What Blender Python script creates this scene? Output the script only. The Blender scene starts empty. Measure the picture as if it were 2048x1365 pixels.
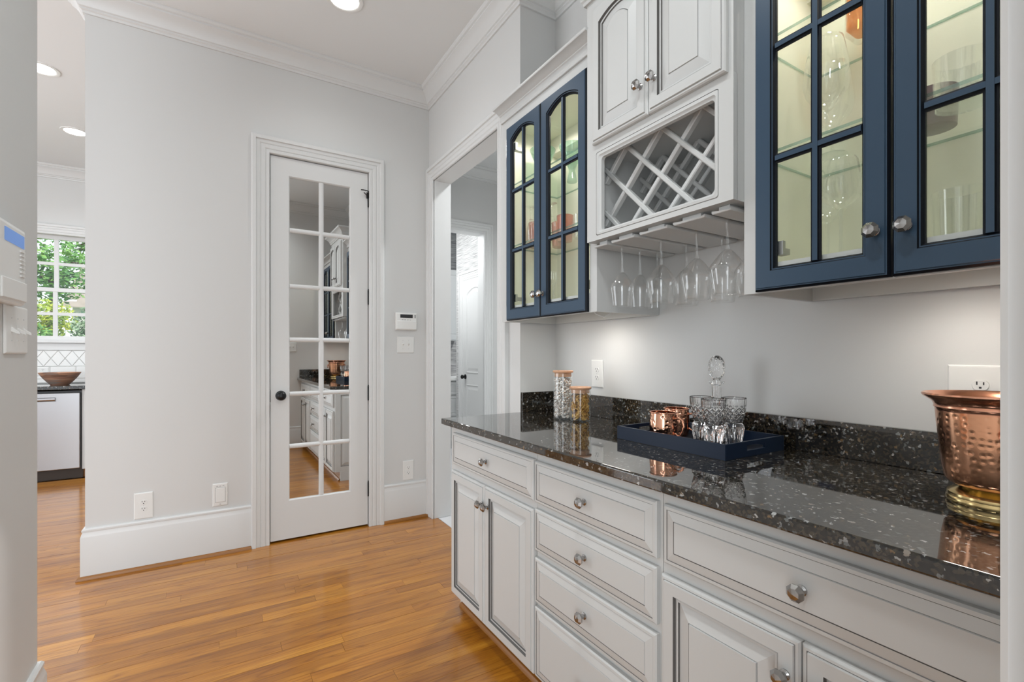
import bpy, bmesh, math, random
from mathutils import Vector, Matrix
random.seed(7)
S = bpy.context.scene
COL = S.collection
PI = math.pi
R = math.radians

# ------------------------------------------------------------------ camera, world, lights, exposure
cd = bpy.data.cameras.new('camera'); cam = bpy.data.objects.new('camera', cd); COL.objects.link(cam)
cam.location = (0, 0, 1.2226); cam.rotation_euler = (R(90), 0, -.5505)
cd.sensor_width = 36; cd.lens = 956.8 * 36 / 2048; cd.shift_y = 26.4 / 2048; cd.clip_start = .01
S.camera = cam
S.view_settings.view_transform = 'Standard'; S.view_settings.look = 'None'
S.view_settings.gamma = 1; S.view_settings.use_curve_mapping = False
S.view_settings.exposure = 0.0
S.cycles.transparent_max_bounces = 48
W = bpy.data.worlds.new('sky'); S.world = W; W.use_nodes = True
W.node_tree.nodes['Background'].inputs[0].default_value = (.87, .93, 1, 1)
W.node_tree.nodes['Background'].inputs[1].default_value = 1.5


def area(name, loc, tgt, sx, sy, e, col=(1, 1, 1), shape='RECTANGLE', spread=180):
    l = bpy.data.lights.new(name, 'AREA'); l.shape = shape; l.size = sx; l.size_y = sy; l.energy = e; l.color = col
    l.spread = R(spread)
    o = bpy.data.objects.new(name, l); COL.objects.link(o); o.location = loc
    o.rotation_euler = (Vector(tgt) - Vector(loc)).to_track_quat('-Z', 'Y').to_euler()
    return o


def spot(name, loc, tgt, e, ang=110, blend=.6, rad=.03, col=(1, 1, 1)):
    l = bpy.data.lights.new(name, 'SPOT'); l.energy = e; l.spot_size = R(ang); l.spot_blend = blend
    l.shadow_soft_size = rad; l.color = col
    o = bpy.data.objects.new(name, l); COL.objects.link(o); o.location = loc
    o.rotation_euler = (Vector(tgt) - Vector(loc)).to_track_quat('-Z', 'Y').to_euler()
    return o


WARM = (1, .93, .84)
# sun on the garden outside the kitchen window
sl = bpy.data.lights.new('sun', 'SUN'); sl.energy = 3.2; sl.angle = R(2)
so = bpy.data.objects.new('sun', sl); COL.objects.link(so); so.rotation_euler = (R(48), 0, R(25))
# added unseen fill areas: behind the camera, in the kitchen, in the laundry room
FILL_TINT = (.90, .965, 1)
area('fill_rear', (-1.15, -2.1, 1.6), (1.0, 1.6, 1.45), 2.8, 2.6, 96, FILL_TINT)
area('fill_kitchen', (-3.6, 3.9, 1.75), (.9, 2.9, 1.75), 3.0, 2.6, 108, (.88, .94, 1))
area('fill_laundry', (1.6, 5.3, 2.4), (2.6, 5.1, 1.4), 1.0, 1.0, 24, (.96, .98, 1))
# ceiling lamps, real and added
spot('can_and_fill_lamp', (.60, 2.76, 3.17), (.60, 2.76, 0), 15, 150, 1, .07, (.97, .985, 1))
spot('can_and_fill_lamp', (.36, 1.30, 3.17), (.36, 1.30, 0), 33, 155, 1, .09, (.95, .985, 1))
spot('can_and_fill_lamp', (.26, .42, 3.17), (.26, .42, 0), 66, 155, 1, .09, (.95, .985, 1))  # added unseen fill lamp, brightens the cabinets at the right
spot('can_lamp_kitchen', (-1.05, 4.52, 3.17), (-1.05, 4.52, 0), 75, 155, 1, .07, (.93, .96, 1))
spot('can_lamp_kitchen', (-1.08, 5.65, 3.17), (-1.08, 5.65, 0), 75, 155, 1, .07, (.93, .96, 1))
spot('hall_fill_lamp', (2.1, 3.1, 3.17), (2.1, 3.1, 0), 150, 150, 1, .07, (.95, .98, 1))  # added unseen lamp that lights the hall
# cabinet puck lamps (inside the glass cabinets, one extra added in each, and below them)
spot('puck_and_fill_lamp', (1.42, 1.66, 1.425), (1.42, 1.66, 0), 6.0, 170, 1, .07, WARM)
spot('puck_and_fill_lamp', (1.42, .40, 1.425), (1.42, .40, 0), 6.0, 170, 1, .07, WARM)
for y_ in (1.62, 1.92, .28, .58):
    spot('puck_and_fill_lamp', (1.36, y_, 2.37), (1.42, y_, 0), 4.6, 170, .4, .025, WARM)


# ------------------------------------------------------------------ materials
def lin(*c):
    return tuple(((v / 255) / 12.92 if v <= 10.3 else ((v / 255 + .055) / 1.055) ** 2.4) for v in c) + (1,)


class N:
    """tiny node-tree helper"""
    def __init__(s, name):
        s.m = bpy.data.materials.new(name); s.m.use_nodes = True; s.t = s.m.node_tree
        s.b = s.t.nodes['Principled BSDF']; s.out = s.t.nodes['Material Output']

    def n(s, typ, **k):
        x = s.t.nodes.new('ShaderNode' + typ)
        for a, v in k.items():
            if a in x.inputs.keys(): x.inputs[a].default_value = v
            else: setattr(x, a, v)
        return x

    def l(s, a, b):
        s.t.links.new(a, b)

    def ramp(s, fac, stops):
        r = s.n('ValToRGB'); s.l(fac, r.inputs[0]); e = r.color_ramp.elements
        while len(e) < len(stops): e.new(.5)
        for q, (p, c) in zip(e, stops): q.position = p; q.color = c
        return r.outputs[0]

    def bump(s, h, strength, dist):
        b = s.n('Bump', Strength=strength, Distance=dist); s.l(h, b.inputs['Height']); s.l(b.outputs[0], s.b.inputs['Normal'])


def simple(name, col, rough=.5, metal=0, grain=None, spec=.5, coat=0, var=0):
    k = N(name); k.b.inputs['Base Color'].default_value = col; k.b.inputs['Roughness'].default_value = rough
    k.b.inputs['Metallic'].default_value = metal; k.b.inputs['Specular IOR Level'].default_value = spec
    k.b.inputs['Coat Weight'].default_value = coat; k.b.inputs['Coat Roughness'].default_value = .05
    sc, st = grain or (60, .02)
    t = k.n('NewGeometry'); no = k.n('TexNoise', Scale=sc, Detail=2.0); k.l(t.outputs['Position'], no.inputs['Vector'])
    k.bump(no.outputs[0], st, .002)
    if var:
        mx = k.n('MixRGB', blend_type='MULTIPLY'); mx.inputs[0].default_value = var
        mx.inputs[1].default_value = col
        n2 = k.n('TexNoise', Scale=3.0, Detail=3.0); k.l(t.outputs['Position'], n2.inputs['Vector'])
        k.l(n2.outputs[0], mx.inputs[2]); k.l(mx.outputs[0], k.b.inputs['Base Color'])
    return k.m


PAINT = simple('wall_paint', (.64, .642, .632, 1), .6, grain=(260, .05))
CEIL = simple('ceiling_paint', (.76, .77, .765, 1), .75, grain=(200, .05))
TRIM = simple('trim_paint', (.675, .68, .672, 1), .35)
CAB = simple('cabinet_paint', (.555, .56, .55, 1), .38)
GROOVE = simple('dark_groove_line', (.11, .105, .10, 1), .6)  # darker grey for groove bands of fronts and the plate insert
CREAM = simple('cabinet_lining', (.82, .81, .68, 1), .5)  # cream puts the warm puck glow and glass tint into the colour
BLUE = simple('blue_paint', lin(50, 71, 91), .34, grain=(300, .04), spec=.4)
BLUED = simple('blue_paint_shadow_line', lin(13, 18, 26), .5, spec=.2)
PLATE = simple('white_plastic', (.76, .76, .74, 1), .3)
DARKP = simple('dark_plastic', (.02, .02, .022, 1), .4)
NICKEL = simple('brushed_nickel', (.36, .35, .34, 1), .2, 1)
BLACKM = simple('dark_bronze', (.03, .03, .03, 1), .35, .8)
STEEL = simple('stainless_steel', (.40, .40, .41, 1), .30, 1)
GREYM = simple('hinge_steel', (.45, .45, .45, 1), .35, 1)
BRASS = simple('brass', (.72, .55, .26, 1), .2, 1)
TRAY = simple('navy_lacquer', lin(20, 33, 52), .35, spec=.25)
TRAYD = simple('black_lacquer', (.012, .013, .017, 1), .3)
LID = simple('acacia_lid', lin(194, 150, 118), .45)
TILEW = simple('ceramic_tile', (.82, .82, .80, 1), .15)
GROUT = simple('grout', (.60, .60, .58, 1), .8)
HALLT = simple('floor_tile', (.66, .66, .67, 1), .25)
BARK = simple('bark', (.10, .075, .05, 1), .9, grain=(30, .5))
LENS = None


def emit(name, col, st):
    k = N(name); k.b.inputs['Base Color'].default_value = (0, 0, 0, 1)
    k.b.inputs['Emission Color'].default_value = col; k.b.inputs['Emission Strength'].default_value = st
    return k.m


LENS = emit('lamp_lens', (1, .97, .92, 1), 14)
LCD = emit('lit_screen', lin(110, 150, 215), .75)


def hammered(name, col, scale, strength, rough=.16):
    k = N(name); k.b.inputs['Base Color'].default_value = col; k.b.inputs['Metallic'].default_value = 1
    k.b.inputs['Roughness'].default_value = rough
    t = k.n('TexCoord'); v = k.n('TexVoronoi', Scale=scale, feature='SMOOTH_F1', Randomness=.55)
    v.inputs['Smoothness'].default_value = .35
    k.l(t.outputs['Object'], v.inputs['Vector'])
    k.bump(k.ramp(v.outputs['Distance'], [(.0, (0, 0, 0, 1)), (.30, (.75, .75, .75, 1)), (.5, (1, 1, 1, 1))]), strength, .003)
    return k.m


COPPER = hammered('hammered_copper', lin(240, 182, 152), 74, .7, .14)
COPPERB = hammered('hammered_copper_bucket', lin(232, 174, 138), 74, .26, .2)
COPPERS = simple('smooth_copper', lin(228, 166, 136), .18, 1)


def thin_glass(name, tint, base, rim, power=3.0, rough=.0, body=None, bodyw=0.0):
    """thin sheet glass: clear, with reflection growing towards grazing angles"""
    k = N(name); k.t.nodes.remove(k.b)
    tr = k.n('BsdfTransparent'); tr.inputs[0].default_value = tint
    gl = k.n('BsdfGlossy'); gl.inputs['Roughness'].default_value = rough; gl.inputs[0].default_value = (1, 1, 1, 1)
    lw = k.n('LayerWeight'); lw.inputs[0].default_value = .5
    pw = k.n('Math', operation='POWER'); k.l(lw.outputs['Facing'], pw.inputs[0]); pw.inputs[1].default_value = power
    mr = k.n('MapRange'); k.l(pw.outputs[0], mr.inputs[0]); mr.inputs[3].default_value = base; mr.inputs[4].default_value = rim
    mx = k.n('MixShader'); k.l(mr.outputs[0], mx.inputs[0])
    src = tr.outputs[0]
    if body:
        df = k.n('BsdfDiffuse'); df.inputs[0].default_value = body
        m2 = k.n('MixShader'); m2.inputs[0].default_value = bodyw; k.l(tr.outputs[0], m2.inputs[1]); k.l(df.outputs[0], m2.inputs[2])
        src = m2.outputs[0]
    k.l(src, mx.inputs[1]); k.l(gl.outputs[0], mx.inputs[2]); k.l(mx.outputs[0], k.out.inputs[0])
    return k.m


PANE = thin_glass('window_pane', (.985, .99, .985, 1), .025, .5, 4)
PANEC = thin_glass('cabinet_pane', (.985, .992, .985, 1), .02, .4, 4)
STEM = thin_glass('stemware_glass', (.99, .993, .99, 1), .06, .80, 2.1)
STEM2 = thin_glass('shelf_stemware', (.975, .98, .975, 1), .05, .75, 2.0)
SHELF = thin_glass('shelf_glass', (.965, .985, .975, 1), .04, .4, 4)
SHELFE = thin_glass('shelf_glass_edge', (.62, .76, .70, 1), .06, .3, 3, body=(.30, .44, .38, 1), bodyw=.3)
JARG = thin_glass('jar_glass', (.96, .975, .97, 1), .06, .7, 2.5)
GREENG = thin_glass('green_glass', (.72, .84, .77, 1), .05, .5, 2.5, body=(.46, .64, .54, 1), bodyw=.20)
PINKG = thin_glass('pink_glass', (.86, .58, .48, 1), .05, .5, 2.5, body=(.80, .42, .32, 1), bodyw=.4)
AMBER = thin_glass('amber_spirit', (.93, .55, .26, 1), .05, .5, 2.5, body=(.72, .30, .10, 1), bodyw=.22)
k = N('cut_crystal'); k.b.inputs['Transmission Weight'].default_value = 1; k.b.inputs['Roughness'].default_value = .0
k.b.inputs['IOR'].default_value = 1.5; k.b.inputs['Base Color'].default_value = (1, 1, 1, 1); CRYSTAL = k.m
k = N('mirror'); k.b.inputs['Base Color'].default_value = (.80, .80, .79, 1); k.b.inputs['Metallic'].default_value = 1
k.b.inputs['Roughness'].default_value = .0; MIRROR = k.m


def wood_floor():
    k = N('oak_plank'); g = k.n('NewGeometry'); oi = k.n('ObjectInfo')
    mul = k.n('Math', operation='MULTIPLY'); k.l(oi.outputs['Random'], mul.inputs[0]); mul.inputs[1].default_value = 37
    cb = k.n('CombineXYZ')
    for i in range(3): k.l(mul.outputs[0], cb.inputs[i])
    add = k.n('VectorMath', operation='ADD'); k.l(g.outputs['Position'], add.inputs[0]); k.l(cb.outputs[0], add.inputs[1])
    mp = k.n('Mapping'); mp.inputs['Scale'].default_value = (1.6, 15, 15); k.l(add.outputs[0], mp.inputs[0])
    n1 = k.n('TexNoise', Scale=1.0, Detail=3.0, Distortion=.4); k.l(mp.outputs[0], n1.inputs['Vector'])
    mp3 = k.n('Mapping'); mp3.inputs['Scale'].default_value = (.9, 13, 13); k.l(add.outputs[0], mp3.inputs[0])
    wv = k.n('TexNoise', Scale=1.0, Detail=1.0); k.l(mp3.outputs[0], wv.inputs['Vector'])
    fr = k.n('Math', operation='MULTIPLY'); k.l(wv.outputs[0], fr.inputs[0]); fr.inputs[1].default_value = 26
    pp = k.n('Math', operation='PINGPONG'); k.l(fr.outputs[0], pp.inputs[0]); pp.inputs[1].default_value = 1
    mp2 = k.n('Mapping'); mp2.inputs['Scale'].default_value = (14, 330, 330); k.l(add.outputs[0], mp2.inputs[0])
    n2 = k.n('TexNoise', Scale=1.0, Detail=3.0); k.l(mp2.outputs[0], n2.inputs['Vector'])
    c1 = k.ramp(n1.outputs[0], [(.30, lin(146, 90, 22)), (.5, lin(170, 111, 30)), (.72, lin(186, 129, 43))])
    c2 = k.ramp(pp.outputs[0], [(.0, (.56, .47, .36, 1)), (.16, (.80, .74, .66, 1)), (.42, (1, 1, 1, 1))])
    c4 = k.ramp(n2.outputs[0], [(.36, (.74, .68, .60, 1)), (.50, (1, 1, 1, 1))])
    m0 = k.n('MixRGB', blend_type='MULTIPLY'); m0.inputs[0].default_value = .75; k.l(c1, m0.inputs[1]); k.l(c2, m0.inputs[2])
    m1 = k.n('MixRGB', blend_type='MULTIPLY'); m1.inputs[0].default_value = .6; k.l(m0.outputs[0], m1.inputs[1]); k.l(c4, m1.inputs[2])
    c3 = k.ramp(oi.outputs['Random'], [(0, (.84, .80, .76, 1)), (.3, (.98, .96, .93, 1)), (.7, (1.06, 1.05, 1.02, 1)), (1, (1.18, 1.17, 1.12, 1))])
    m2 = k.n('MixRGB', blend_type='MULTIPLY'); m2.inputs[0].default_value = 1; k.l(m1.outputs[0], m2.inputs[1]); k.l(c3, m2.inputs[2])
    k.l(m2.outputs[0], k.b.inputs['Base Color'])
    k.b.inputs['Roughness'].default_value = .30; k.b.inputs['Coat Weight'].default_value = .55; k.b.inputs['Coat Roughness'].default_value = .12
    k.bump(n2.outputs[0], .06, .001)
    return k.m


OAK = wood_floor()
OAKT = simple('oak_trim', lin(152, 98, 36), .35, grain=(40, .05), var=.3)


def granite():
    k = N('granite'); g = k.n('NewGeometry')
    v = k.n('TexVoronoi', Scale=190.0); k.l(g.outputs['Position'], v.inputs['Vector'])
    sep = k.n('SeparateColor'); k.l(v.outputs['Color'], sep.inputs[0])
    no = k.n('TexNoise', Scale=16.0, Detail=4.0); k.l(g.outputs['Position'], no.inputs['Vector'])
    ad = k.n('Math', operation='MULTIPLY_ADD'); k.l(no.outputs[0], ad.inputs[0]); ad.inputs[1].default_value = .42; k.l(sep.outputs[0], ad.inputs[2])
    c = k.ramp(ad.outputs[0], [(0, (.006, .006, .006, 1)), (.66, (.010, .009, .008, 1)), (.86, (.026, .022, .015, 1)), (1.0, (.045, .036, .024, 1))])
    wn_ = k.n('TexNoise', Scale=130.0, Detail=2.0); k.l(g.outputs['Position'], wn_.inputs['Vector'])
    ws = k.n('VectorMath', operation='SCALE'); k.l(wn_.outputs['Color'], ws.inputs[0]); ws.inputs['Scale'].default_value = .012
    wa = k.n('VectorMath', operation='ADD'); k.l(g.outputs['Position'], wa.inputs[0]); k.l(ws.outputs[0], wa.inputs[1])
    v2 = k.n('TexVoronoi', Scale=150.0); k.l(wa.outputs[0], v2.inputs['Vector'])
    sp2 = k.n('SeparateColor'); k.l(v2.outputs['Color'], sp2.inputs[0])
    cl = k.n('TexNoise', Scale=22.0, Detail=2.0); k.l(g.outputs['Position'], cl.inputs['Vector'])
    th = k.n('MapRange'); k.l(cl.outputs[0], th.inputs[0]); th.inputs[1].default_value = .3; th.inputs[2].default_value = .7; th.inputs[3].default_value = .99; th.inputs[4].default_value = .86
    m3 = k.n('Math', operation='GREATER_THAN'); k.l(sp2.outputs[1], m3.inputs[0]); k.l(th.outputs[0], m3.inputs[1])
    fl = k.ramp(sp2.outputs[2], [(0, (.05, .055, .055, 1)), (.45, (.15, .16, .16, 1)), (.75, (.40, .40, .39, 1)), (.90, (.15, .095, .045, 1))])
    mx = k.n('MixRGB'); k.l(m3.outputs[0], mx.inputs[0]); k.l(c, mx.inputs[1]); k.l(fl, mx.inputs[2])
    k.l(mx.outputs[0], k.b.inputs['Base Color']); k.b.inputs['Roughness'].default_value = .04
    k.b.inputs['Coat Weight'].default_value = .35; k.b.inputs['Coat Roughness'].default_value = .02
    k.b.inputs['Specular IOR Level'].default_value = .75
    return k.m


GRANITE = granite()


def grasscloth(name, a, b):
    k = N(name); g = k.n('NewGeometry'); mp = k.n('Mapping'); mp.inputs['Scale'].default_value = (5, 5, 160); k.l(g.outputs['Position'], mp.inputs[0])
    n = k.n('TexNoise', Scale=1.0, Detail=4.0); k.l(mp.outputs[0], n.inputs['Vector'])
    k.l(k.ramp(n.outputs[0], [(.35, a), (.65, b)]), k.b.inputs['Base Color']); k.b.inputs['Roughness'].default_value = .8; k.bump(n.outputs[0], .3, .002)
    return k.m


GRASS_L = grasscloth('light_grasscloth', lin(150, 150, 150), lin(222, 222, 220))


def foliage(name, a, b, c):
    k = N(name); g = k.n('NewGeometry'); n = k.n('TexNoise', Scale=5.0, Detail=3.0); k.l(g.outputs['Position'], n.inputs['Vector'])
    k.l(k.ramp(n.outputs[0], [(.35, a), (.52, b), (.70, c)]), k.b.inputs['Base Color']); k.b.inputs['Roughness'].default_value = .6
    return k.m


LEAF = foliage('green_leaves', lin(50, 96, 48), lin(96, 148, 72), lin(150, 190, 100))
LEAFY = foliage('yellow_leaves', lin(104, 140, 56), lin(170, 186, 60), lin(222, 216, 90))
LEAFD = foliage('dark_leaves', lin(70, 104, 78), lin(120, 150, 112), lin(176, 192, 160))


def banded_wood(name):
    k = N(name); g = k.n('TexCoord'); mp = k.n('Mapping'); mp.inputs['Scale'].default_value = (9, 9, 55); k.l(g.outputs['Object'], mp.inputs[0])
    n = k.n('TexVoronoi', Scale=1.0); k.l(mp.outputs[0], n.inputs['Vector'])
    sp = k.n('SeparateColor'); k.l(n.outputs['Color'], sp.inputs[0])
    k.l(k.ramp(sp.outputs[0], [(.0, lin(112, 84, 70)), (.35, lin(150, 112, 92)), (.65, lin(126, 112, 104)), (1, lin(190, 140, 108))]), k.b.inputs['Base Color'])
    k.b.inputs['Roughness'].default_value = .4
    return k.m


BOWLW = banded_wood('mosaic_wood')


def snack(name, a, b, c, sc):
    k = N(name); g = k.n('NewGeometry'); n = k.n('TexNoise', Scale=sc, Detail=2.0); k.l(g.outputs['Position'], n.inputs['Vector'])
    k.l(k.ramp(n.outputs[0], [(.36, a), (.52, b), (.64, c)]), k.b.inputs['Base Color']); k.b.inputs['Roughness'].default_value = .5
    return k.m


PRETZ = snack('golden_snack', lin(128, 84, 32), lin(196, 148, 72), lin(226, 188, 116), 60)
PUFF = snack('pale_snack', lin(168, 132, 100), lin(228, 224, 218), lin(248, 248, 250), 150)


# ------------------------------------------------------------------ geometry helpers
class M:
    def __init__(s): s.v = []; s.f = []; s.mi = []

    def add(s, vs, fs, mi=0):
        o = len(s.v); s.v += [tuple(p) for p in vs]
        for q in fs: s.f.append(tuple(i + o for i in q)); s.mi.append(mi)
        return s

    def box(s, x0, x1, y0, y1, z0, z1, mi=0):
        return s.add([(x0, y0, z0), (x1, y0, z0), (x1, y1, z0), (x0, y1, z0), (x0, y0, z1), (x1, y0, z1), (x1, y1, z1), (x0, y1, z1)],
                     [(0, 3, 2, 1), (4, 5, 6, 7), (0, 1, 5, 4), (1, 2, 6, 5), (2, 3, 7, 6), (3, 0, 4, 7)], mi)

    def lathe(s, prof, seg=32, c=(0, 0, 0), axis='Z', mi=0, fn=None, close=False):
        """prof: (r, h) from one end to the other; r == 0 makes a pole"""
        rows = []
        o = len(s.v)
        for j, (r, h) in enumerate(prof):
            if r == 0:
                rows.append([len(s.v)]); s.v.append(s._ax(0, 0, h, c, axis))
            else:
                row = []
                for i in range(seg):
                    a = 2 * PI * i / seg; rr = fn(r, a, h, j) if fn else r
                    row.append(len(s.v)); s.v.append(s._ax(rr * math.cos(a), rr * math.sin(a), h, c, axis))
                rows.append(row)
        pr = list(zip(rows, rows[1:])) + ([(rows[-1], rows[0])] if close else [])
        for a, b in pr:
            for i in range(seg):
                j = (i + 1) % seg
                if len(a) == 1 and len(b) == 1: continue
                if len(a) == 1: s.f.append((a[0], b[i], b[j]))
                elif len(b) == 1: s.f.append((a[i], b[0], a[j]))
                else: s.f.append((a[i], b[i], b[j], a[j]))
                s.mi.append(mi)
        return s

    @staticmethod
    def _ax(x, y, h, c, axis):
        if axis == 'Z': return (c[0] + x, c[1] + y, c[2] + h)
        if axis == '-X': return (c[0] - h, c[1] + x, c[2] + y)
        if axis == '-Y': return (c[0] + x, c[1] - h, c[2] + y)
        if axis == 'X': return (c[0] + h, c[1] + x, c[2] + y)

    def tube(s, pts, r, seg=8, closed=False, mi=0, cap=True):
        pts = [Vector(p) for p in pts]; n = len(pts); o = len(s.v)
        rs = r if isinstance(r, (list, tuple)) else [r] * n
        up = None
        for i, p in enumerate(pts):
            d = (pts[(i + 1) % n] - pts[i - 1]) if closed else (pts[min(i + 1, n - 1)] - pts[max(i - 1, 0)])
            d.normalize()
            if up is None: up = d.orthogonal().normalized()
            up = (up - d * up.dot(d)).normalized(); w = d.cross(up)
            for q in range(seg):
                a = 2 * PI * q / seg; s.v.append(tuple(p + (up * math.cos(a) + w * math.sin(a)) * rs[i]))
        for i in range(n if closed else n - 1):
            for q in range(seg):
                a, b = o + i * seg, o + ((i + 1) % n) * seg
                s.f.append((a + q, b + q, b + (q + 1) % seg, a + (q + 1) % seg)); s.mi.append(mi)
        if cap and not closed:
            s.f.append(tuple(o + q for q in range(seg))); s.mi.append(mi)
            s.f.append(tuple(o + (n - 1) * seg + q for q in range(seg))); s.mi.append(mi)
        return s

    def sweep(s, path, prof, fn, closed=False, mi=0):
        """path in a plane (a, b); prof = (p offset to the left of travel, q out of plane); fn(a, b, q) -> 3-D"""
        P = [Vector(p) for p in path]; n = len(P); o = len(s.v); k = len(prof)
        for i in range(n):
            d0 = (P[i] - P[i - 1]).normalized() if (i or closed) else None
            d1 = (P[(i + 1) % n] - P[i]).normalized() if (i < n - 1 or closed) else None
            d0 = d0 or d1; d1 = d1 or d0
            n0 = Vector((-d0.y, d0.x)); n1 = Vector((-d1.y, d1.x)); m = (n0 + n1) / (1 + n0.dot(n1))
            for p, q in prof:
                w = P[i] + m * p; s.v.append(tuple(fn(w.x, w.y, q)))
        for i in range(n if closed else n - 1):
            a, b = o + i * k, o + ((i + 1) % n) * k
            for j in range(k):
                jj = (j + 1) % k; s.f.append((a + j, a + jj, b + jj, b + j)); s.mi.append(mi)
        if not closed:
            s.f.append(tuple(o + j for j in range(k))); s.mi.append(mi)
            s.f.append(tuple(o + (n - 1) * k + j for j in range(k))); s.mi.append(mi)
        return s

    def flank(s, k, bands):
        for i in range(len(s.f)):
            if len(s.f[i]) == 4 and i % k in bands: s.mi[i] = 1
        return s

    def rings(s, rings, cap=True, capmi=0, closed=False):
        """rings: list of (points, material index of the band that leads to it)"""
        ids = []
        for pts, mi in rings:
            o = len(s.v); s.v += [tuple(p) for p in pts]; ids.append(range(o, o + len(pts)))
        seq = list(zip(ids, ids[1:], [r[1] for r in rings[1:]]))
        if closed: seq.append((ids[-1], ids[0], 0))
        for a, b, mi in seq:
            n = len(a)
            for i in range(n):
                j = (i + 1) % n; s.f.append((a[i], a[j], b[j], b[i])); s.mi.append(mi)
        if cap and not closed:
            s.f.append(tuple(ids[-1])); s.mi.append(capmi); s.f.append(tuple(reversed(ids[0]))); s.mi.append(0)
        return s


def wloc(o):
    p = Vector((0, 0, 0))
    while o is not None: p += o.location; o = o.parent
    return p


def build(name, m, mats, parent=None, smooth=None, bevel=0, recalc=True, kind=None):
    """link M as one mesh object; vertices are given in world space and stored relative to the parent"""
    mats = mats if isinstance(mats, (list, tuple)) else [mats]
    off = wloc(parent) if parent is not None else Vector((0, 0, 0))
    me = bpy.data.meshes.new(name)
    me.from_pydata([(x - off.x, y - off.y, z - off.z) for x, y, z in m.v], [], m.f)
    for a in mats: me.materials.append(a)
    me.polygons.foreach_set('material_index', m.mi)
    if recalc:
        b = bmesh.new(); b.from_mesh(me); bmesh.ops.recalc_face_normals(b, faces=b.faces); b.to_mesh(me); b.free()
    if smooth:
        me.polygons.foreach_set('use_smooth', [True] * len(me.polygons)); me.set_sharp_from_angle(angle=R(smooth))
    me.update()
    o = bpy.data.objects.new(name, me); COL.objects.link(o)
    if parent is not None: o.parent = parent
    if bevel:
        bv = o.modifiers.new('bevel', 'BEVEL'); bv.width = bevel; bv.segments = 2; bv.limit_method = 'ANGLE'; bv.angle_limit = R(40)
    if kind: o['kind'] = kind
    return o


def tag(o, label, cat, group=None):
    o['label'] = label; o['category'] = cat
    if group: o['group'] = group
    return o


def thing(name, label, cat, loc=(0, 0, 0), group=None, kind=None):
    o = bpy.data.objects.new(name, None); COL.objects.link(o); o.location = loc; o.empty_display_size = .05
    if kind: o['kind'] = kind
    if cat: tag(o, label, cat, group)
    return o


def dup(root, loc, rotz=0, label=None, scale=None):
    r = root.copy(); COL.objects.link(r); r.location = loc; r.rotation_euler = (0, 0, rotz)
    if label: r['label'] = label
    if scale: r.scale = scale
    for ch in list(root.children):
        c = ch.copy(); COL.objects.link(c); c.parent = r
        for g in ch.children:
            d = g.copy(); COL.objects.link(d); d.parent = c
    return r


def struct(name, m, mats, parent=None, **k):
    return build(name, m, mats, parent, kind='structure', **k)


XY = lambda a, b, q: (a, b, q)
# ------------------------------------------------------------------ key planes (metres)
YB, X1, YN, XW = 3.434, 1.366, 2.142, 1.60      # back wall, doorway wall, niche side, niche back
YE, XL, ZC = .07, -.474, 3.20                    # end wall, left wall, ceiling
XE = -.618                                       # left end of back wall
OY0, OY1, OZ = 2.362, 3.330, 2.512               # opening to the hall

# ------------------------------------------------------------------ floor with oak planks
fl = struct('floor', M().box(-4.2, 1.40, -.6, 6.9, -.06, -.0125), OAKT)
pw = .0700
unit = bpy.data.meshes.new('plank')
b_ = bmesh.new(); bmesh.ops.create_cube(b_, size=1); bmesh.ops.translate(b_, verts=b_.verts, vec=(.5, .5, -.5))
b_.to_mesh(unit); b_.free(); unit.materials.append(OAK)
far = M()
y = .075; row = 0; npl = 0
while y < 6.2:
    near = y < 3.45
    x0 = XL + .001 if y < 2.0 else -1.95
    x1 = 1.02 if y < 2.10 else (1.364 if y < 2.345 else 1.395)
    x = x0 - random.uniform(0, 1.0)
    while x < x1:
        L = random.uniform(.55, 1.5); a, b = max(x, x0), min(x + L, x1); x += L
        if b - a < .02: continue
        if near:
            o = bpy.data.objects.new('plank', unit); COL.objects.link(o); o.parent = fl
            o.location = (a + .0004, y + .0004, -.0008 * random.random()); o.scale = (b - a - .0008, pw - .0009, .012); npl += 1
        elif a < 0:
            far.box(a + .0004, min(b, 0) - .0004, y + .0004, y + pw - .0005, -.0125, -.0008 * random.random())
    y += pw; row += 1
far_o = build('far_planks', far, OAK, fl, kind='stuff')

struct('ceiling', M().box(-4.2, 3.4, -.3, 7.0, ZC, ZC + .12), CEIL)

# ------------------------------------------------------------------ walls
m = M()
DX0, DX1, DZ = .280, .912, 2.512
m.box(XE, DX0, YB, YB + .126, 0, ZC); m.box(DX1, 1.496, YB, YB + .126, 0, ZC); m.box(DX0, DX1, YB, YB + .126, DZ, ZC)
struct('wall_back', m, PAINT)
m = M()
m.box(X1, 1.496, YN, OY0 - .012, 0, ZC); m.box(X1, 1.496, OY0 - .012, OY1 + .012, OZ + .012, ZC); m.box(X1, 1.496, OY1 + .012, YB, 0, ZC)
m.box(1.496, XW + .13, YN, YN + .13, 0, ZC)
m.box(XW, XW + .13, -.06, YN, 0, ZC)
struct('wall_right', m, PAINT)
m = M(); m.box(.370, XW, -.06, YE, 0, ZC); m.box(XL - .12, .370, -.06, YE, 2.53, ZC)
struct('wall_front', m, PAINT)
struct('wall_left', M().box(XL - .12, XL, -.06, 2.015, 0, ZC), PAINT)
# doorway the camera stands in: casing seen as the post on the right
CAS = [(0, 0), (0, .013), (.004, .017), (.018, .017), (.022, .013), (.028, .018), (.048, .019), (.052, .015), (.058, .020), (.076, .021), (.079, .030), (.098, .030), (.104, .026), (.104, 0)]
struct('trim_1', M().sweep([(.3765, 0), (.3765, 2.53)], [(-p, q) for p, q in CAS], lambda a, b, q: (a, YE + q, b)), TRIM)
struct('trim_2', M().box(.358, .370, -.06, YE + .001, 0, 2.53), TRIM)
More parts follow.
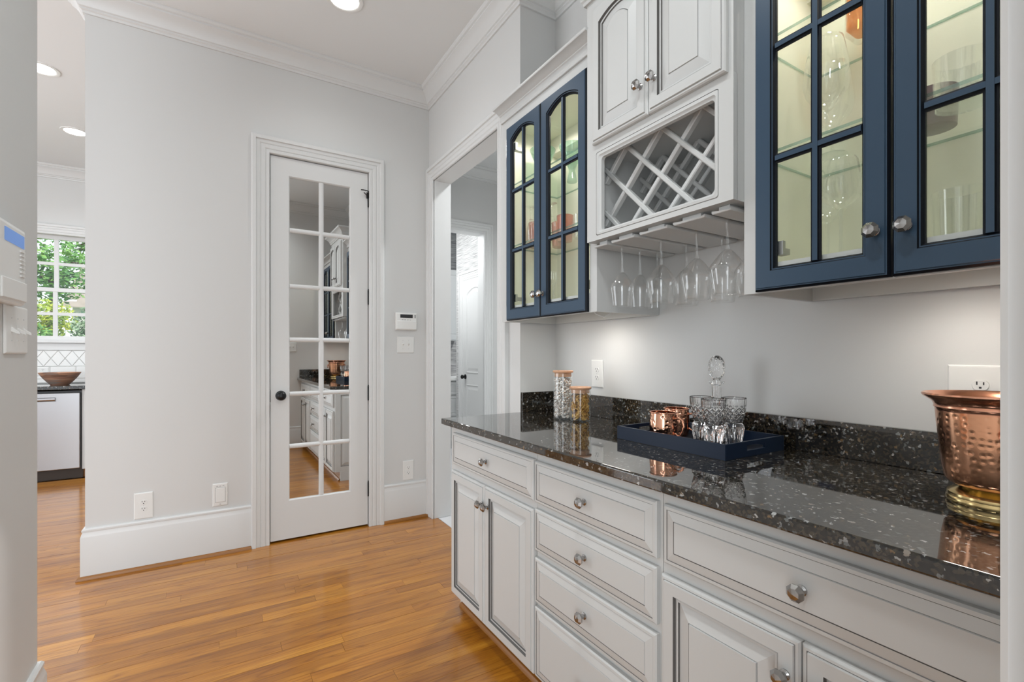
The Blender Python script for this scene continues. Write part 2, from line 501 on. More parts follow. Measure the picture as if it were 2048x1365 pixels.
# casing of the mirrored door and of the opening to the hall
struct('trim_3', M().sweep([(DX0, 0), (DX0, DZ), (DX1, DZ), (DX1, 0)], CAS, lambda a, b, q: (a, YB - q, b)), TRIM)
struct('trim_4', M().sweep([(OY0, 0), (OY0, OZ), (OY1, OZ), (OY1, 0)], CAS, lambda a, b, q: (X1 - q, a, b)), TRIM)
m = M(); m.box(X1 - .004, 1.50, OY0 - .012, OY0, 0, OZ); m.box(X1 - .004, 1.50, OY1, OY1 + .012, 0, OZ); m.box(X1 - .004, 1.50, OY0 - .012, OY1 + .012, OZ, OZ + .012)
struct('trim_5', m, TRIM)
# ceiling crown
CROWN = [(0, -.124), (.010, -.124), (.012, -.112), (.020, -.106), (.020, -.098), (.028, -.094), (.034, -.080), (.046, -.058), (.062, -.040), (.078, -.030),
         (.078, -.022), (.088, -.018), (.096, -.008), (.096, 0), (0, 0)]
CRZ = lambda a, b, q: (a, b, ZC + q)
struct('trim_6', M().sweep([(-.35, YE), (XW, YE), (XW, YN), (X1, YN), (X1, YB), (XE, YB), (XE, YB + .126)], CROWN, CRZ), TRIM, smooth=25)
struct('trim_7', M().sweep([(XL, 2.015), (XL, YE)], CROWN, CRZ), TRIM, smooth=25)
# baseboards and wooden shoe moulding
BASE = [(0, 0), (.018, 0), (.018, .226), (.0165, .232), (.011, .252), (.011, .255), (.0135, .257), (.0135, .266), (.008, .2736), (0, .2736)]
SHOE = [(.018, 0), (.034, 0), (.033, .009), (.028, .016), (.018, .019)]
for nm, path in (('baseboard_back', [(DX0 - .104, YB), (XE, YB), (XE, YB + .126)]), ('baseboard_right', [(X1 - .02, YB), (DX1 + .104, YB)]),
                 ('baseboard_front', [(.478, YE), (.98, YE)]), ('baseboard_left', [(XL - .12, 2.015), (XL, 2.015), (XL, YE)])):
    struct(nm, M().sweep(path, BASE, XY), TRIM, smooth=20)
    struct(nm.replace('baseboard', 'trim_shoe'), M().sweep(path, SHOE, XY), OAKT, smooth=30)

# ------------------------------------------------------------------ mirrored ten-light... door in the back wall
dr = thing('door_1', None, None, (.285, YB, .012), kind='structure')
GX0, GX1, GZ0, GZ1 = .399, .782, .268, 2.386
rz = lambda x0, x1, z0, z1, y: [(x0, y, z0), (x1, y, z0), (x1, y, z1), (x0, y, z1)]
YF = YB + .004
m = M().rings([(rz(.285, .907, .012, 2.507, YF + .036), 0), (rz(.285, .907, .012, 2.507, YF + .001), 0), (rz(.286, .906, .013, 2.506, YF), 0),
               (rz(GX0 - .006, GX1 + .006, GZ0 - .006, GZ1 + .006, YF), 0), (rz(GX0, GX1, GZ0, GZ1, YF + .009), 0), (rz(GX0, GX1, GZ0, GZ1, YF + .036), 0)], closed=True)
build('stile_frame', m, TRIM, dr)
MZ = [2.040, 1.671, 1.3185, .9605, .6155]
mun = [(0, 0), (.0155, 0), (.0155, .004), (.010, .011), (.004, .013), (-.004, .013), (-.010, .011), (-.0155, .004), (-.0155, 0)]
build('muntin', M().sweep([(.5965, GZ0), (.5965, GZ1)], mun, lambda a, b, q: (a, YF + .016 - q, b)), TRIM, dr, smooth=35)
for z in MZ:
    build('muntin', M().sweep([(GX0, z), (GX1, z)], [(p * .95, q) for p, q in mun], lambda a, b, q: (a, YF + .0165 - q, b)), TRIM, dr, smooth=35)
zz = [GZ0] + sorted(MZ) + [GZ1]
for a, b in zip(zz, zz[1:]):
    for xa, xb in ((GX0, .5965), (.5965, GX1)):
        build('mirror_pane', M().box(xa + .0005, xb - .0005, YF + .0165, YF + .020, a + .0005, b - .0005), MIRROR, dr)
kb = build('door_knob', M().lathe([(0, .062), (.016, .060), (.025, .053), (.0285, .043), (.026, .032), (.018, .024), (.011, .020), (.010, .008), (.030, .006), (.032, 0)], 28, (.346, YF, .953), '-Y'), BLACKM, dr, smooth=40)
for z in (2.32, 1.627, .945, .263):
    m = M().box(.9075, .9115, YF - .004, YF + .02, z - .052, z + .052)
    m.lathe([(.006, -.05), (.006, .05)], 12, (.9095, YF - .006, z)); m.lathe([(0, .05), (.0045, .052), (.0045, .058), (0, .06)], 12, (.9095, YF - .006, z))
    build('hinge', m, BLACKM, dr, smooth=30)
m = M().tube([(.9095, YF - .012, 2.378), (.895, YF - .022, 2.380), (.870, YF - .030, 2.378), (.852, YF - .030, 2.376)], .0035)
m.tube([(.902, YF - .012, 2.345), (.875, YF - .020, 2.365)], .003); m.box(.896, .912, YF - .016, YF, 2.33, 2.37)
build('door_stop', m, BLACKM, dr, smooth=30)
build('strike_plate', M().box(.281, .286, YF - .003, YF + .01, .915, .990), BLACKM, dr)
dr.rotation_euler = (0, 0, .0045)
struct('closet_dark_sheet', M().box(.2, 1.0, YB + .10, YB + .126, 0, 2.6), DARKP)  # black sheet, stands in for the dark behind the door


# ------------------------------------------------------------------ cabinetry builders
def outline(y0, y1, z0, z1, ins, sag, x, n=14):
    """rectangle (y, z) inset by ins whose top edge bows down by sag at its ends; drawn at depth x"""
    a, b, c, d = y0 + ins, y1 - ins, z0 + ins, z1 - ins
    pts = [(x, a, c), (x, b, c)]
    for i in range(n + 1):
        t = i / n; s_ = 2 * t - 1
        pts.append((x, b + (a - b) * t, d - sag * s_ * s_))
    return pts


def raised(y0, y1, z0, z1, x, rings, sag=0, sag_from=.03):
    """a door or drawer front seen from -X; rings = (inset, distance out, material of the band)"""
    return M().rings([(outline(y0, y1, z0, z1, i, sag if i >= sag_from else 0, x - d), mi) for i, d, mi in rings])


DOOR_R = [(0, 0, 0), (0, .011, 0), (.004, .015, 0), (.009, .0155, 0), (.0105, .0145, 1), (.012, .019, 0), (.040, .019, 0), (.0415, .010, 1), (.046, .0125, 0),
          (.0505, .0125, 0), (.0520, .0075, 1), (.056, .0085, 0), (.084, .0165, 0), (.0853, .0150, 1), (.0866, .0185, 0)]
DRAW_R = [(0, 0, 0), (0, .011, 0), (.004, .015, 0), (.011, .0155, 0), (.0125, .0140, 1), (.0142, .0145, 0), (.034, .0185, 0), (.0352, .0168, 1), (.0366, .0190, 0)]


def knob_mesh(r=.0175):
    m = M().lathe([(.010, 0), (.0105, .003), (.0065, .006), (.006, .014), (.0095, .018)], 16, (0, 0, 0), '-X')
    m.lathe([(.0095, .018), (r * .95, .021), (r, .025), (r * .62, .032), (0, .0345)], 8, (0, 0, 0), '-X')
    me = bpy.data.meshes.new('knob'); me.from_pydata(m.v, [], m.f); me.materials.append(NICKEL)
    b = bmesh.new(); b.from_mesh(me); bmesh.ops.recalc_face_normals(b, faces=b.faces); b.to_mesh(me); b.free()
    return me


KNOB = knob_mesh()


def knob(parent, x, y, z):
    o = bpy.data.objects.new('knob', KNOB); COL.objects.link(o); o.parent = parent
    o.location = Vector((x, y, z)) - wloc(parent); o.rotation_euler = (R(22), 0, 0)


# ------------------------------------------------------------------ base cabinets
XF = .963                                         # face frame; door faces stand 19 mm proud


def base_unit(y0, y1, label):
    c = thing('base_cabinet', label, 'cabinet', (XF, y0, 0), 'white base cabinets under the granite counter')
    m = M(); m.box(XF + .001, XW - .003, y0 + .0005, y1 - .0005, .09, .884)
    build('carcass', m, CAB, c)
    build('toe_kick', M().box(1.012, 1.03, y0 + .0005, y1 - .0005, .0, .09), OAKT, c)
    build('kick_moulding', M().sweep([(1.012, y0 + .0005), (1.012, y1 - .0005)], [(0, 0), (.016, 0), (.014, .010), (.008, .017), (0, .019)], XY), OAKT, c, smooth=30)
    return c


def drawer(c, y0, y1, z0, z1, k=True):
    d = build('drawer', raised(y0, y1, z0, z1, XF, DRAW_R), [CAB, GROOVE], c)
    if k: knob(d, XF - .019, (y0 + y1) / 2, (z0 + z1) / 2)


def cdoor(c, y0, y1, z0, z1, ky, kz):
    d = build('door', raised(y0, y1, z0, z1, XF, DOOR_R), [CAB, GROOVE], c); knob(d, XF - .019, ky, kz)


c = base_unit(1.398, 2.112, 'white base cabinet at the far end with one drawer over two tall raised panel doors')
drawer(c, 1.404, 2.085, .704, .851); cdoor(c, 1.767, 2.100, .089, .671, 1.7785, .594); cdoor(c, 1.404, 1.763, .089, .671, 1.729, .594)
# end panel of the run
build('end_panel', M().rings([([(x, YN - .03 + d, z) for x, z in ((.965 + i, .09 + i), (1.35 - i, .09 + i), (1.35 - i, .88 - i), (.965 + i, .88 - i))], mi)
                              for i, d, mi in [(0, 0, 0), (0, .018, 0), (.05, .018, 0), (.052, .008, 1), (.06, .010, 0), (.085, .017, 0), (.087, .017, 0)]]), [CAB, GROOVE], c)
build('end_skirt', M().box(1.012, 1.35, YN - .03, YN - .012, 0, .0895), CAB, c)
c = base_unit(.835, 1.397, 'white base cabinet in the middle with a stack of four drawers and round knobs')
for z0, z1 in ((.702, .848), (.533, .679), (.352, .508), (.092, .336)): drawer(c, .845, 1.394, z0, z1)
c = base_unit(.072, .834, 'white base cabinet nearest the copper bucket with one wide drawer over two doors')
drawer(c, .15, .822, .701, .848); cdoor(c, .4915, .829, .089, .671, .5175, .597); cdoor(c, .15, .4885, .089, .671, .462, .597)

# ------------------------------------------------------------------ granite counter
ct = thing('countertop', 'long polished black speckled granite countertop with upstand on white base cabinets', 'countertop', (.915, YE, .885))
m = M().sweep([(.9155, YE + .001), (.9155, YN + .004), (XW - .002, YN - .002)][:2], [(0, 0)], XY) if 0 else M()
edge = [(.0, .003), (.003, 0)]
x0, y1 = .9155, YN + .002
m.add([(x0 + .003, .0705, .885), (x0, .0705, .888), (x0, .0705, .911), (x0 + .004, .0705, .915), (XW - .001, .0705, .915), (XW - .001, .0705, .885)] +
      [(x0 + .003, y1 - .003, .885), (x0, y1, .888), (x0, y1, .911), (x0 + .004, y1 - .004, .915), (XW - .001, y1 - .004, .915), (XW - .001, y1 - .003, .885)],
      [(0, 1, 2, 3, 4, 5), (11, 10, 9, 8, 7, 6)] + [(i, i + 6, (i + 1) % 6 + 6, (i + 1) % 6) for i in range(6)])
build('slab', m, GRANITE, ct, bevel=.0015)
build('back_splash', M().box(XW - .021, XW - .001, .0925, YN - .0215, .9152, 1.020), GRANITE, ct, bevel=.0015)
build('side_splash', M().box(X1 + .002, XW - .001, YN - .021, YN - .001, .9152, 1.020), GRANITE, ct, bevel=.0015)
build('side_splash', M().box(.94, XW - .001, .0715, .0915, .9152, 1.020), GRANITE, ct, bevel=.0015)

# ------------------------------------------------------------------ wall cabinets
XU = 1.248
GLD = [(0, 0, 1), (0, .010, 1), (.0045, .0165, 1), (.007, .0165, 0), (.0085, .0188, 0), (.0445, .0188, 0), (.047, .0150, 1), (.0495, .0150, 0), (.0535, .0080, 1), (.055, .0070, 1), (.055, 0, 1)]


def glass_door(c, y0, y1, ky, hinge_y, lab):
    z0, z1 = 1.390, 2.352
    ins = [(i, d, mi) for i, d, mi in GLD]
    m = M().rings([(outline(y0, y1, z0 + (.006 if i > .04 else 0), z1 + (.008 if i > .04 else 0), i, .034 if i > .04 else 0, XU - .002 - d), mi) for i, d, mi in ins], closed=True)
    d = build('door', m, [BLUE, BLUED], c); d['label'] = lab
    a, b, zb, zt = y0 + .055, y1 - .055, z0 + .061, z1 - .047
    cy = (a + b) / 2; xg = XU - .002
    mp = [(.0115, 0), (.0115, .005), (.008, .006), (.006, .0105), (-.006, .0105), (-.008, .006), (-.0115, .005), (-.0115, 0)]
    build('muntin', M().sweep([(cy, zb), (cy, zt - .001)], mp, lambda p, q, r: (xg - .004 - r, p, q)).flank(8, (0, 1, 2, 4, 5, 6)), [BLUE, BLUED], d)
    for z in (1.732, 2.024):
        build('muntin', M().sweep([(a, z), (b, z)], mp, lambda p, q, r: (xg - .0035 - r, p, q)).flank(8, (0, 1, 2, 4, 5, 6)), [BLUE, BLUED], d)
    for za, zc in ((zb - .004, 1.732), (1.732, 2.024), (2.024, zt + .004)):
        for ya, yb in ((a - .004, cy), (cy, b + .004)):
            build('glass_pane', M().box(xg - .0035, xg - .0015, ya + .0003, yb - .0003, za + .0003, zc - .0003), PANEC, d)
    knob(d, XU - .0208, ky, 1.492)
    for z in (1.50, 2.25):
        sg = 1 if hinge_y > (y0 + y1) / 2 else -1
        m = M().box(XU + .0005, XU + .012, hinge_y - .022, hinge_y + .014, z - .018, z + .018); m.box(XU + .012, XU + .022, hinge_y - .008, hinge_y + .010, z - .009, z + .009)
        m.box(XU + .022, XU + .075, hinge_y + sg * .012 - .012, hinge_y + sg * .012 + .012, z - .008, z + .008)
        build('hinge', m, GREYM, d)


CCROWN = [(0, 2.404), (.008, 2.404), (.010, 2.412), (.013, 2.418), (.013, 2.437), (.018, 2.441), (.019, 2.444), (.030, 2.450), (.040, 2.457), (.056, 2.460), (.058, 2.463), (.058, 2.4705), (0, 2.4705)]


def glass_cabinet(y0, y1, doors, label, stile):
    c = thing('glass_cabinet', label, 'cabinet', (XU, y0, 1.388), 'glass fronted wall cabinets with blue doors')
    t = .016
    m = M()
    m.box(XU + .018, XW - .012, y0 + t, y0 + t + .002, 1.46, 2.395); m.box(XU + .018, XW - .012, y1 - t - .002, y1 - t, 1.46, 2.395)
    m.box(XW - .012, XW - .003, y0 + t, y1 - t, 1.44, 2.395); m.box(XU + .018, XW - .012, y0 + t, y1 - t, 2.385, 2.395)
    m.box(XU + .018, XW - .012, y0 + t, y1 - t, 1.442, 1.46)
    m.box(XW - .06, XW - .012, y0 + t + .002, y1 - t - .002, 2.30, 2.385)
    build('carcass', m, CREAM, c)
    for ya, yb in ((y0, y0 + t), (y1 - t, y1)):
        build('side_panel', M().box(XU + .018, XW - .003, ya + .0004, yb - .0004, 1.388, 2.405), CAB, c)
    m = M()
    m.box(XU, XU + .018, y0, y0 + stile, 1.388, 2.405); m.box(XU, XU + .018, y1 - stile, y1, 1.388, 2.405)
    m.box(XU, XU + .018, y0 + stile, y1 - stile, 1.388, 1.464); m.box(XU, XU + .018, y0 + stile, y1 - stile, 2.325, 2.405)
    build('face_frame', m, CAB, c)
    build('light_rail', M().box(XW - .022, XW - .003, y0 + t, y1 - t, 1.388, 1.43), CAB, c)
    build('crown_moulding', M().sweep([(XU, y0), (XU, y1)], CCROWN, XY), CAB, c, smooth=25)
    build('cabinet_top', M().box(XU - .01, XW - .003, y0, y1, 2.405, 2.425), CAB, c)
    for z in (1.770, 2.080):
        m = M().box(XU + .030, XW - .014, y0 + t + .004, y1 - t - .004, z - .004, z + .004)
        m.mi = [0, 0, 1, 1, 1, 1]
        build('shelf', m, [SHELF, SHELFE], c)['label'] = 'clear glass shelf'
    cyy = (y0 + y1) / 2
    for (px, py, pz) in ((1.36, 1.62 if y0 > 1 else .28, 2.384), (1.36, 1.92 if y0 > 1 else .58, 2.384), (1.42, 1.66 if y0 > 1 else .40, 1.441), (1.33, cyy + (.2 if y0 > 1 else .02), 1.441)):  # second top puck is added, to brighten the shelves
        m = M().lathe([(.034, 0), (.034, -.006), (.030, -.009), (.026, -.009)], 24, (px, py, pz)); m.lathe([(.026, -.008), (0, -.0085)], 24, (px, py, pz), mi=1)
        build('puck_light', m, [PLATE, LENS], c, smooth=40)
    for d in doors: glass_door(c, *d)
    return c


lc = glass_cabinet(1.4055, 2.130, [(1.7625, 2.0605, 1.785, 2.022, 'blue framed glass door hinged at the doorway side'), (1.449, 1.7595, 1.738, 1.482, 'blue framed glass door beside the wine rack')],
                   'far glass wall cabinet with two steel blue doors next to the doorway', .04)
rc = glass_cabinet(.0725, .797, [(.452, .757, .478, .712, 'blue framed glass door beside the wine rack'), (.142, .4485, .421, .182, 'blue framed glass door at the right end')],
                   'near glass wall cabinet with two dark blue doors above the copper bucket', .04)
m = M().tube([(1.29, 1.48, 1.40), (1.30, 1.47, 1.384), (1.33, 1.455, 1.372), (1.345, 1.45, 1.380), (1.36, 1.44, 1.392)], .0022, 6)
build('wire', m, PLATE, lc, smooth=40)

# middle: white doors over a wine rack over a stemware rack
XM, MY0, MY1 = 1.199, .7975, 1.405
wc = thing('wine_cabinet', 'white wall cabinet with arched doors above a diagonal wine rack between the blue cabinets', 'cabinet', (XM, MY0, 1.647))
m = M()
for ya, yb in ((MY0, MY0 + .018), (MY1 - .018, MY1)): m.box(XM + .018, XW - .003, ya, yb, 1.647, 2.55)
m.box(XM + .018, XW - .003, MY0 + .018, MY1 - .018, 1.647, 1.664); m.box(XM + .018, XW - .003, MY0 + .018, MY1 - .018, 1.990, 2.004)
m.box(XM + .018, XW - .003, MY0 + .018, MY1 - .018, 2.535, 2.55); m.box(XW - .015, XW - .003, MY0 + .018, MY1 - .018, 1.664, 2.535)
build('carcass', m, CAB, wc)


def rrect(y0, y1, z0, z1, r, x, n=5):
    pts = []
    for cy, cz, a0 in ((y1 - r, z0 + r, -90), (y1 - r, z1 - r, 0), (y0 + r, z1 - r, 90), (y0 + r, z0 + r, 180)):
        for i in range(n + 1):
            a = R(a0 + 90 * i / n); pts.append((x, cy + r * math.cos(a), cz + r * math.sin(a)))
    return pts


m = M().rings([(rrect(MY0, MY1, 1.647, 1.998, .0005, XM + .019), 0), (rrect(MY0, MY1, 1.647, 1.998, .0005, XM), 0), (rrect(.8425, 1.3545, 1.6635, 1.972, .008, XM), 0), (rrect(.8435, 1.3535, 1.6645, 1.971, .008, XM + .003), 1),
               (rrect(.845, 1.352, 1.666, 1.9695, .009, XM - .001), 0), (rrect(.851, 1.341, 1.673, 1.959, .009, XM - .002), 0), (rrect(.8535, 1.3375, 1.6755, 1.9555, .010, XM + .002), 0),
               (rrect(.858, 1.330, 1.680, 1.949, .012, XM + .004), 0), (rrect(.858, 1.330, 1.680, 1.949, .012, XM + .019), 0)], closed=True)
build('rack_frame', m, [CAB, GROOVE], wc, smooth=30)
m = M(); m.box(XM, XM + .018, MY0, MY0 + .05, 1.998, 2.55); m.box(XM, XM + .018, MY1 - .05, MY1, 1.998, 2.55); m.box(XM, XM + .018, MY0 + .05, MY1 - .05, 1.998, 2.03); m.box(XM, XM + .018, MY0 + .05, MY1 - .05, 2.48, 2.55)
build('face_frame', m, CAB, wc)
for y0, y1, ky in ((1.0905, 1.361, 1.117), (.812, 1.0875, 1.058)):
    mm = M().rings([(outline(y0, y1, 2.000, 2.500, i, .026 if i >= .04 else 0, XM - .001 - d), mi) for i, d, mi in DOOR_R])
    d = build('door', mm, [CAB, GROOVE], wc); knob(d, XM - .020, ky, 2.100)
MCR = [(0, 2.548), (.010, 2.548), (.012, 2.560), (.018, 2.566), (.020, 2.580), (.034, 2.600), (.050, 2.615), (.062, 2.622), (.064, 2.640), (0, 2.640)]
build('crown_moulding', M().sweep([(XW - .01, MY0), (XM, MY0), (XM, MY1), (XW - .01, MY1)], MCR, XY), CAB, wc, smooth=25)
rk = build('wine_rack', M().box(1.47, 1.486, MY0 + .019, MY1 - .019, 1.664, 1.676), CAB, wc)


def slat(x, cy, cz, sgn):
    """one diagonal lattice strip through (cy, cz), clipped to the rack's box"""
    ya, yb, za, zb = MY0 + .019, MY1 - .019, 1.665, 1.989
    ts = []
    for t in ((ya - cy), (yb - cy), (za - cz) / sgn, (zb - cz) / sgn):
        py, pz = cy + t, cz + sgn * t
        if ya - 1e-6 <= py <= yb + 1e-6 and za - 1e-6 <= pz <= zb + 1e-6: ts.append(t)
    a, b = min(ts), max(ts)
    if b - a < .03: return
    w = .0082; xx = x + (.0 if sgn > 0 else .004)
    m = M().sweep([(cy + a, cz + sgn * a), (cy + b, cz + sgn * b)], [(-w, 0), (w, 0), (w, .017), (w - .003, .020), (-w + .003, .020), (-w, .017)], lambda p, q, r: (xx - r, p, q))
    build('lattice_slat', m, CAB, rk)


for x in (1.285, 1.480):
    for kk in (-2, -1, 0, 1, 2):
        slat(x, 1.113 + .164 * kk, 1.828, 1); slat(x, 1.113 + .164 * kk, 1.828, -1)
# stemware rails
for ya, yb in ((1.314, 1.386), (1.178, 1.291), (1.0375, 1.155), (.900, 1.015), (.8165, .877)):
    cy = (ya + yb) / 2; hw = (yb - ya) / 2
    prof = [(-hw * .58, .0), (-hw * .58, -.0098), (-hw * .97, -.0100), (-hw, -.0125), (-hw, -.0180), (-hw * .95, -.0212), (hw * .95, -.0212), (hw, -.0180), (hw, -.0125), (hw * .97, -.0100), (hw * .58, -.0098), (hw * .58, 0)]
    nose = lambda q: .016 if q > -.0099 else (.004 if abs(q + .0156) > .004 else 0)
    build('stem_rail', M().rings([([(1.214 + nose(q), cy + p, 1.6465 + q) for p, q in prof], 0), ([(XW - .016, cy + p, 1.6465 + q) for p, q in prof], 0)]), CAB, wc, bevel=.0015)


# ------------------------------------------------------------------ glassware
def shell(prof):
    """open vessel: outer profile then a thin inner wall is not needed for thin glass"""
    return prof


def stemglass(name, label, prof, group, mat=STEM2, seg=36, flip=False):
    t = thing(name, label, 'glass', (0, 0, 0), group)
    foot, bowl = prof
    build('foot_and_stem', M().lathe(foot, seg), mat, t, smooth=50, recalc=False)
    build('bowl', M().lathe(bowl, seg), mat, t, smooth=50, recalc=False)
    return t


def wine_prof(h, r, rim, stem, foot=.034, cone=False):
    f = [(0, .004), (foot * .6, .005), (foot, .0015), (foot, 0), (foot, .002), (.012, .007), (.0045, .016), (.0038, stem * .5), (.0042, stem * .85), (.008, stem)]
    b = [(.0, stem - .001), (.010, stem + .001)]
    hb = h - stem
    for t in (.08, .16, .25, .34, .42, .52, .65, .8, .92, 1.0):
        if t <= .42: rr = r * math.sin(PI / 2 * (t / .42) ** .75)
        else: rr = r + (rim - r) * ((t - .42) / .58) ** 1.4
        if cone:
            u = t / .40
            rr = .010 + (r - .010) * (u ** .85) if u < .8 else (.010 + (r - .010) * (.8 ** .85) + (r - (.010 + (r - .010) * (.8 ** .85))) * math.sin(PI / 2 * min(1, (u - .8) / .25))) if t <= .42 else r + (rim - r) * ((t - .42) / .58) ** 1.1
        b.append((max(rr, .010), stem + hb * t))
    b.append((rim - .001, h + .0006))
    return f, b


ROT = Matrix.Rotation(PI, 4, 'X')
fl1 = 'row of stem glasses hanging upside down under the wine rack'
hang = [(1.303, 1.280, 'S', 'clear wine glass hanging upside down in the leftmost slot, nearest the front'),
        (1.303, 1.374, 'S', 'clear wine glass hanging upside down in the leftmost slot, second from the front'),
        (1.303, 1.470, 'S', 'clear wine glass hanging upside down in the leftmost slot, at the back'),
        (1.1665, 1.335, 'L', 'wide clear wine glass hanging in the second slot, in front'),
        (1.1665, 1.470, 'L', 'wide clear wine glass hanging in the second slot, at the back'),
        (1.0265, 1.345, 'L', 'wide clear wine glass hanging in the third slot, in front'),
        (1.0265, 1.480, 'L', 'wide clear wine glass hanging in the third slot, at the back'),
        (.8885, 1.306, 'L', 'wide clear wine glass hanging in the right slot, in front'),
        (.8885, 1.430, 'L', 'wide clear wine glass hanging in the right slot, at the back')]
def flipped(prof, h):
    return ([(r, h - z) for r, z in prof[0]], [(r, h - z) for r, z in prof[1]])
HS = .240
proto = {}
for i, (y, x, kd, lab) in enumerate(hang):
    if kd not in proto:
        pf = wine_prof(HS, .044, .035, .116, .030, True) if kd == 'S' else wine_prof(HS, .053, .039, .104, .031, True)
        g = stemglass('hanging_wine_glass', lab, flipped(pf, HS), fl1, STEM); proto[kd] = g; g.location = (x, y, 1.4022)
    else:
        dup(proto[kd], (x, y, 1.4022), .3 * i, lab)
gw = 'stem glasses standing in the glass cabinets'
g1 = stemglass('wine_glass', 'tall clear wine glass on the upper shelf behind the first near blue door', wine_prof(.250, .052, .037, .070, .036), gw); g1.location = (1.325, .622, 1.7742)
dup(g1, (1.455, .668, 1.7742), .5, 'tall clear wine glass on the upper shelf standing behind another wine glass')
g2 = stemglass('wine_glass', 'large round clear wine glass on the cabinet floor behind the first near blue door', wine_prof(.262, .050, .038, .135, .036), gw); g2.location = (1.362, .605, 1.4602)
dup(g2, (1.48, .69, 1.4602), .4, 'round clear wine glass on the cabinet floor in the back corner beside the wine rack')
g3 = stemglass('wine_glass', 'small cut wine glass on the floor of the far glass cabinet', wine_prof(.155, .018, .017, .095, .026), gw); g3.location = (1.36, 1.838, 1.4602)
fp = flipped(wine_prof(.172, .022, .018, .062, .026), .172)
g4 = stemglass('champagne_flute', 'clear flute standing upside down on the middle shelf nearest the doorway', fp, gw); g4.location = (1.31, 1.952, 1.7742)
dup(g4, (1.36, 1.853, 1.7742), .3, 'clear flute standing upside down in front of the pink tumblers')


def tumbler(name, label, r0, r1, h, mat, group=None, cat='glass', seg=32, fn=None, base=.012):
    m = M().lathe([(0, 0), (r0 * .8, 0), (r0, .003)] + [(r0 + (r1 - r0) * t, .003 + (h - .003) * t) for t in (.15, .3, .45, .6, .75, .9, 1)] +
                  [(r1 - .0015, h + .0004), (r1 - .003, h - .001)] + [((r0 + (r1 - r0) * t) - .003, .003 + (h - .003) * t) for t in (.8, .6, .4, .2)] + [(r0 - .003, base), (0, base)], seg, fn=fn)
    return tag(build(name, m, mat, smooth=40, recalc=False), label, cat, group)


pg = 'pink tumblers in the far glass cabinet'
a = tumbler('pink_tumbler', 'pink glass tumbler on the middle shelf behind the flute nearest the doorway', .036, .041, .128, PINKG, pg); a.location = (1.405, 2.048, 1.7742)
for loc, lab in (((1.505, 1.985, 1.7742), 'pink glass tumbler at the back of the middle shelf'), ((1.452, 1.868, 1.7742), 'pink glass tumbler on the middle shelf behind the second flute')):
    q = a.copy(); COL.objects.link(q); q.location = loc; q['label'] = lab
a = tumbler('cut_tumbler', 'clear cut glass tumbler on the middle shelf beside the pink tumblers', .034, .040, .11, STEM2, None, fn=lambda r, t, h, j: r * (1 + (.02 * math.cos(12 * t) if h < .08 else 0))); a.location = (1.47, 1.768, 1.7742)
# green flared vases
vp = [(0, 0), (.024, 0), (.026, .004), (.0245, .012), (.019, .04), (.0165, .058), (.019, .07), (.032, .10), (.050, .14), (.062, .17), (.0655, .183), (.0645, .184), (.060, .17), (.048, .14), (.030, .10), (.015, .07), (0, .066)]
a = tag(build('green_vase', M().lathe(vp, 40, fn=lambda r, t, h, j: r * (1 + .012 * math.cos(20 * t))), GREENG, smooth=50, recalc=False), 'ribbed green glass flared vase on the top shelf under the puck light', 'vase', 'green glass vases'); a.location = (1.51, 1.885, 2.0842)
q = a.copy(); COL.objects.link(q); q.location = (1.415, 2.005, 2.0842); q['label'] = 'ribbed green glass flared vase on the top shelf nearest the doorway'
# near cabinet: amber bottle, crystal bowl, brown mug, clear tumbler
t = thing('spirit_bottle', 'square glass bottle of amber spirit on the top shelf of the near cabinet', 'bottle', (1.488, .598, 2.0842))
sq = lambda r, z: rrect(.598 - r, .598 + r, 1.488 - r, 1.488 + r, r * .3, z)
def sqr(r, z): return [(px + 0, py, pz) for (pz, py, px) in rrect(.598 - r, .598 + r, 1.488 - r, 1.488 + r, max(r * .3, .003), z)]
build('glass_body', M().rings([(sqr(.036, 2.0842), 0), (sqr(.040, 2.088), 0), (sqr(.040, 2.24), 0), (sqr(.030, 2.262), 0), (sqr(.014, 2.272), 0), (sqr(.014, 2.30), 0)]), JARG, t, smooth=40)
build('spirit', M().rings([(sqr(.034, 2.100), 0), (sqr(.0375, 2.103), 0), (sqr(.0375, 2.200), 0)]), AMBER, t)
build('stopper', M().lathe([(0, 2.301), (.016, 2.301), (.020, 2.306), (.020, 2.318), (0, 2.322)], 20, (1.488, .598, 0)), JARG, t, smooth=40)


def cut(depth, n, zf):
    """criss-cross diamond cutting: radius modulation for lathe()"""
    def f(r, a, h, j):
        w = zf(h)
        if w <= 0: return r
        u, v = n * a / (2 * PI), h * n / (2 * PI * .032)
        g = max(abs((u + v) % 1 - .5), abs((u - v) % 1 - .5)) * 2
        return r * (1 - depth * w * max(0, g - .62) / .38)
    return f


cr = tumbler('crystal_bowl', 'heavy cut crystal tumbler on the shelf behind the right blue door', .046, .051, .112, STEM2, None, seg=72, fn=cut(.07, 16, lambda h: 1 if h < .06 else 0)); cr.location = (1.418, .386, 1.7742)
a = tumbler('ceramic_mug', 'mauve grey mug at the back of the shelf behind the crystal tumbler', .044, .048, .095, simple('mauve_ceramic', lin(124, 104, 104), .3), None, 'mug'); a.location = (1.503, .462, 1.7742)
a = tumbler('clear_tumbler', 'plain clear tumbler on the cabinet floor behind the right blue door', .046, .050, .13, STEM2); a.location = (1.425, .392, 1.4602)

# ------------------------------------------------------------------ things on the counter
ZT = .9152


def fine(prof, n):
    out = []
    for (r0, h0), (r1, h1) in zip(prof, prof[1:]):
        for i in range(n): out.append((r0 + (r1 - r0) * i / n, h0 + (h1 - h0) * i / n))
    return out + [prof[-1]]


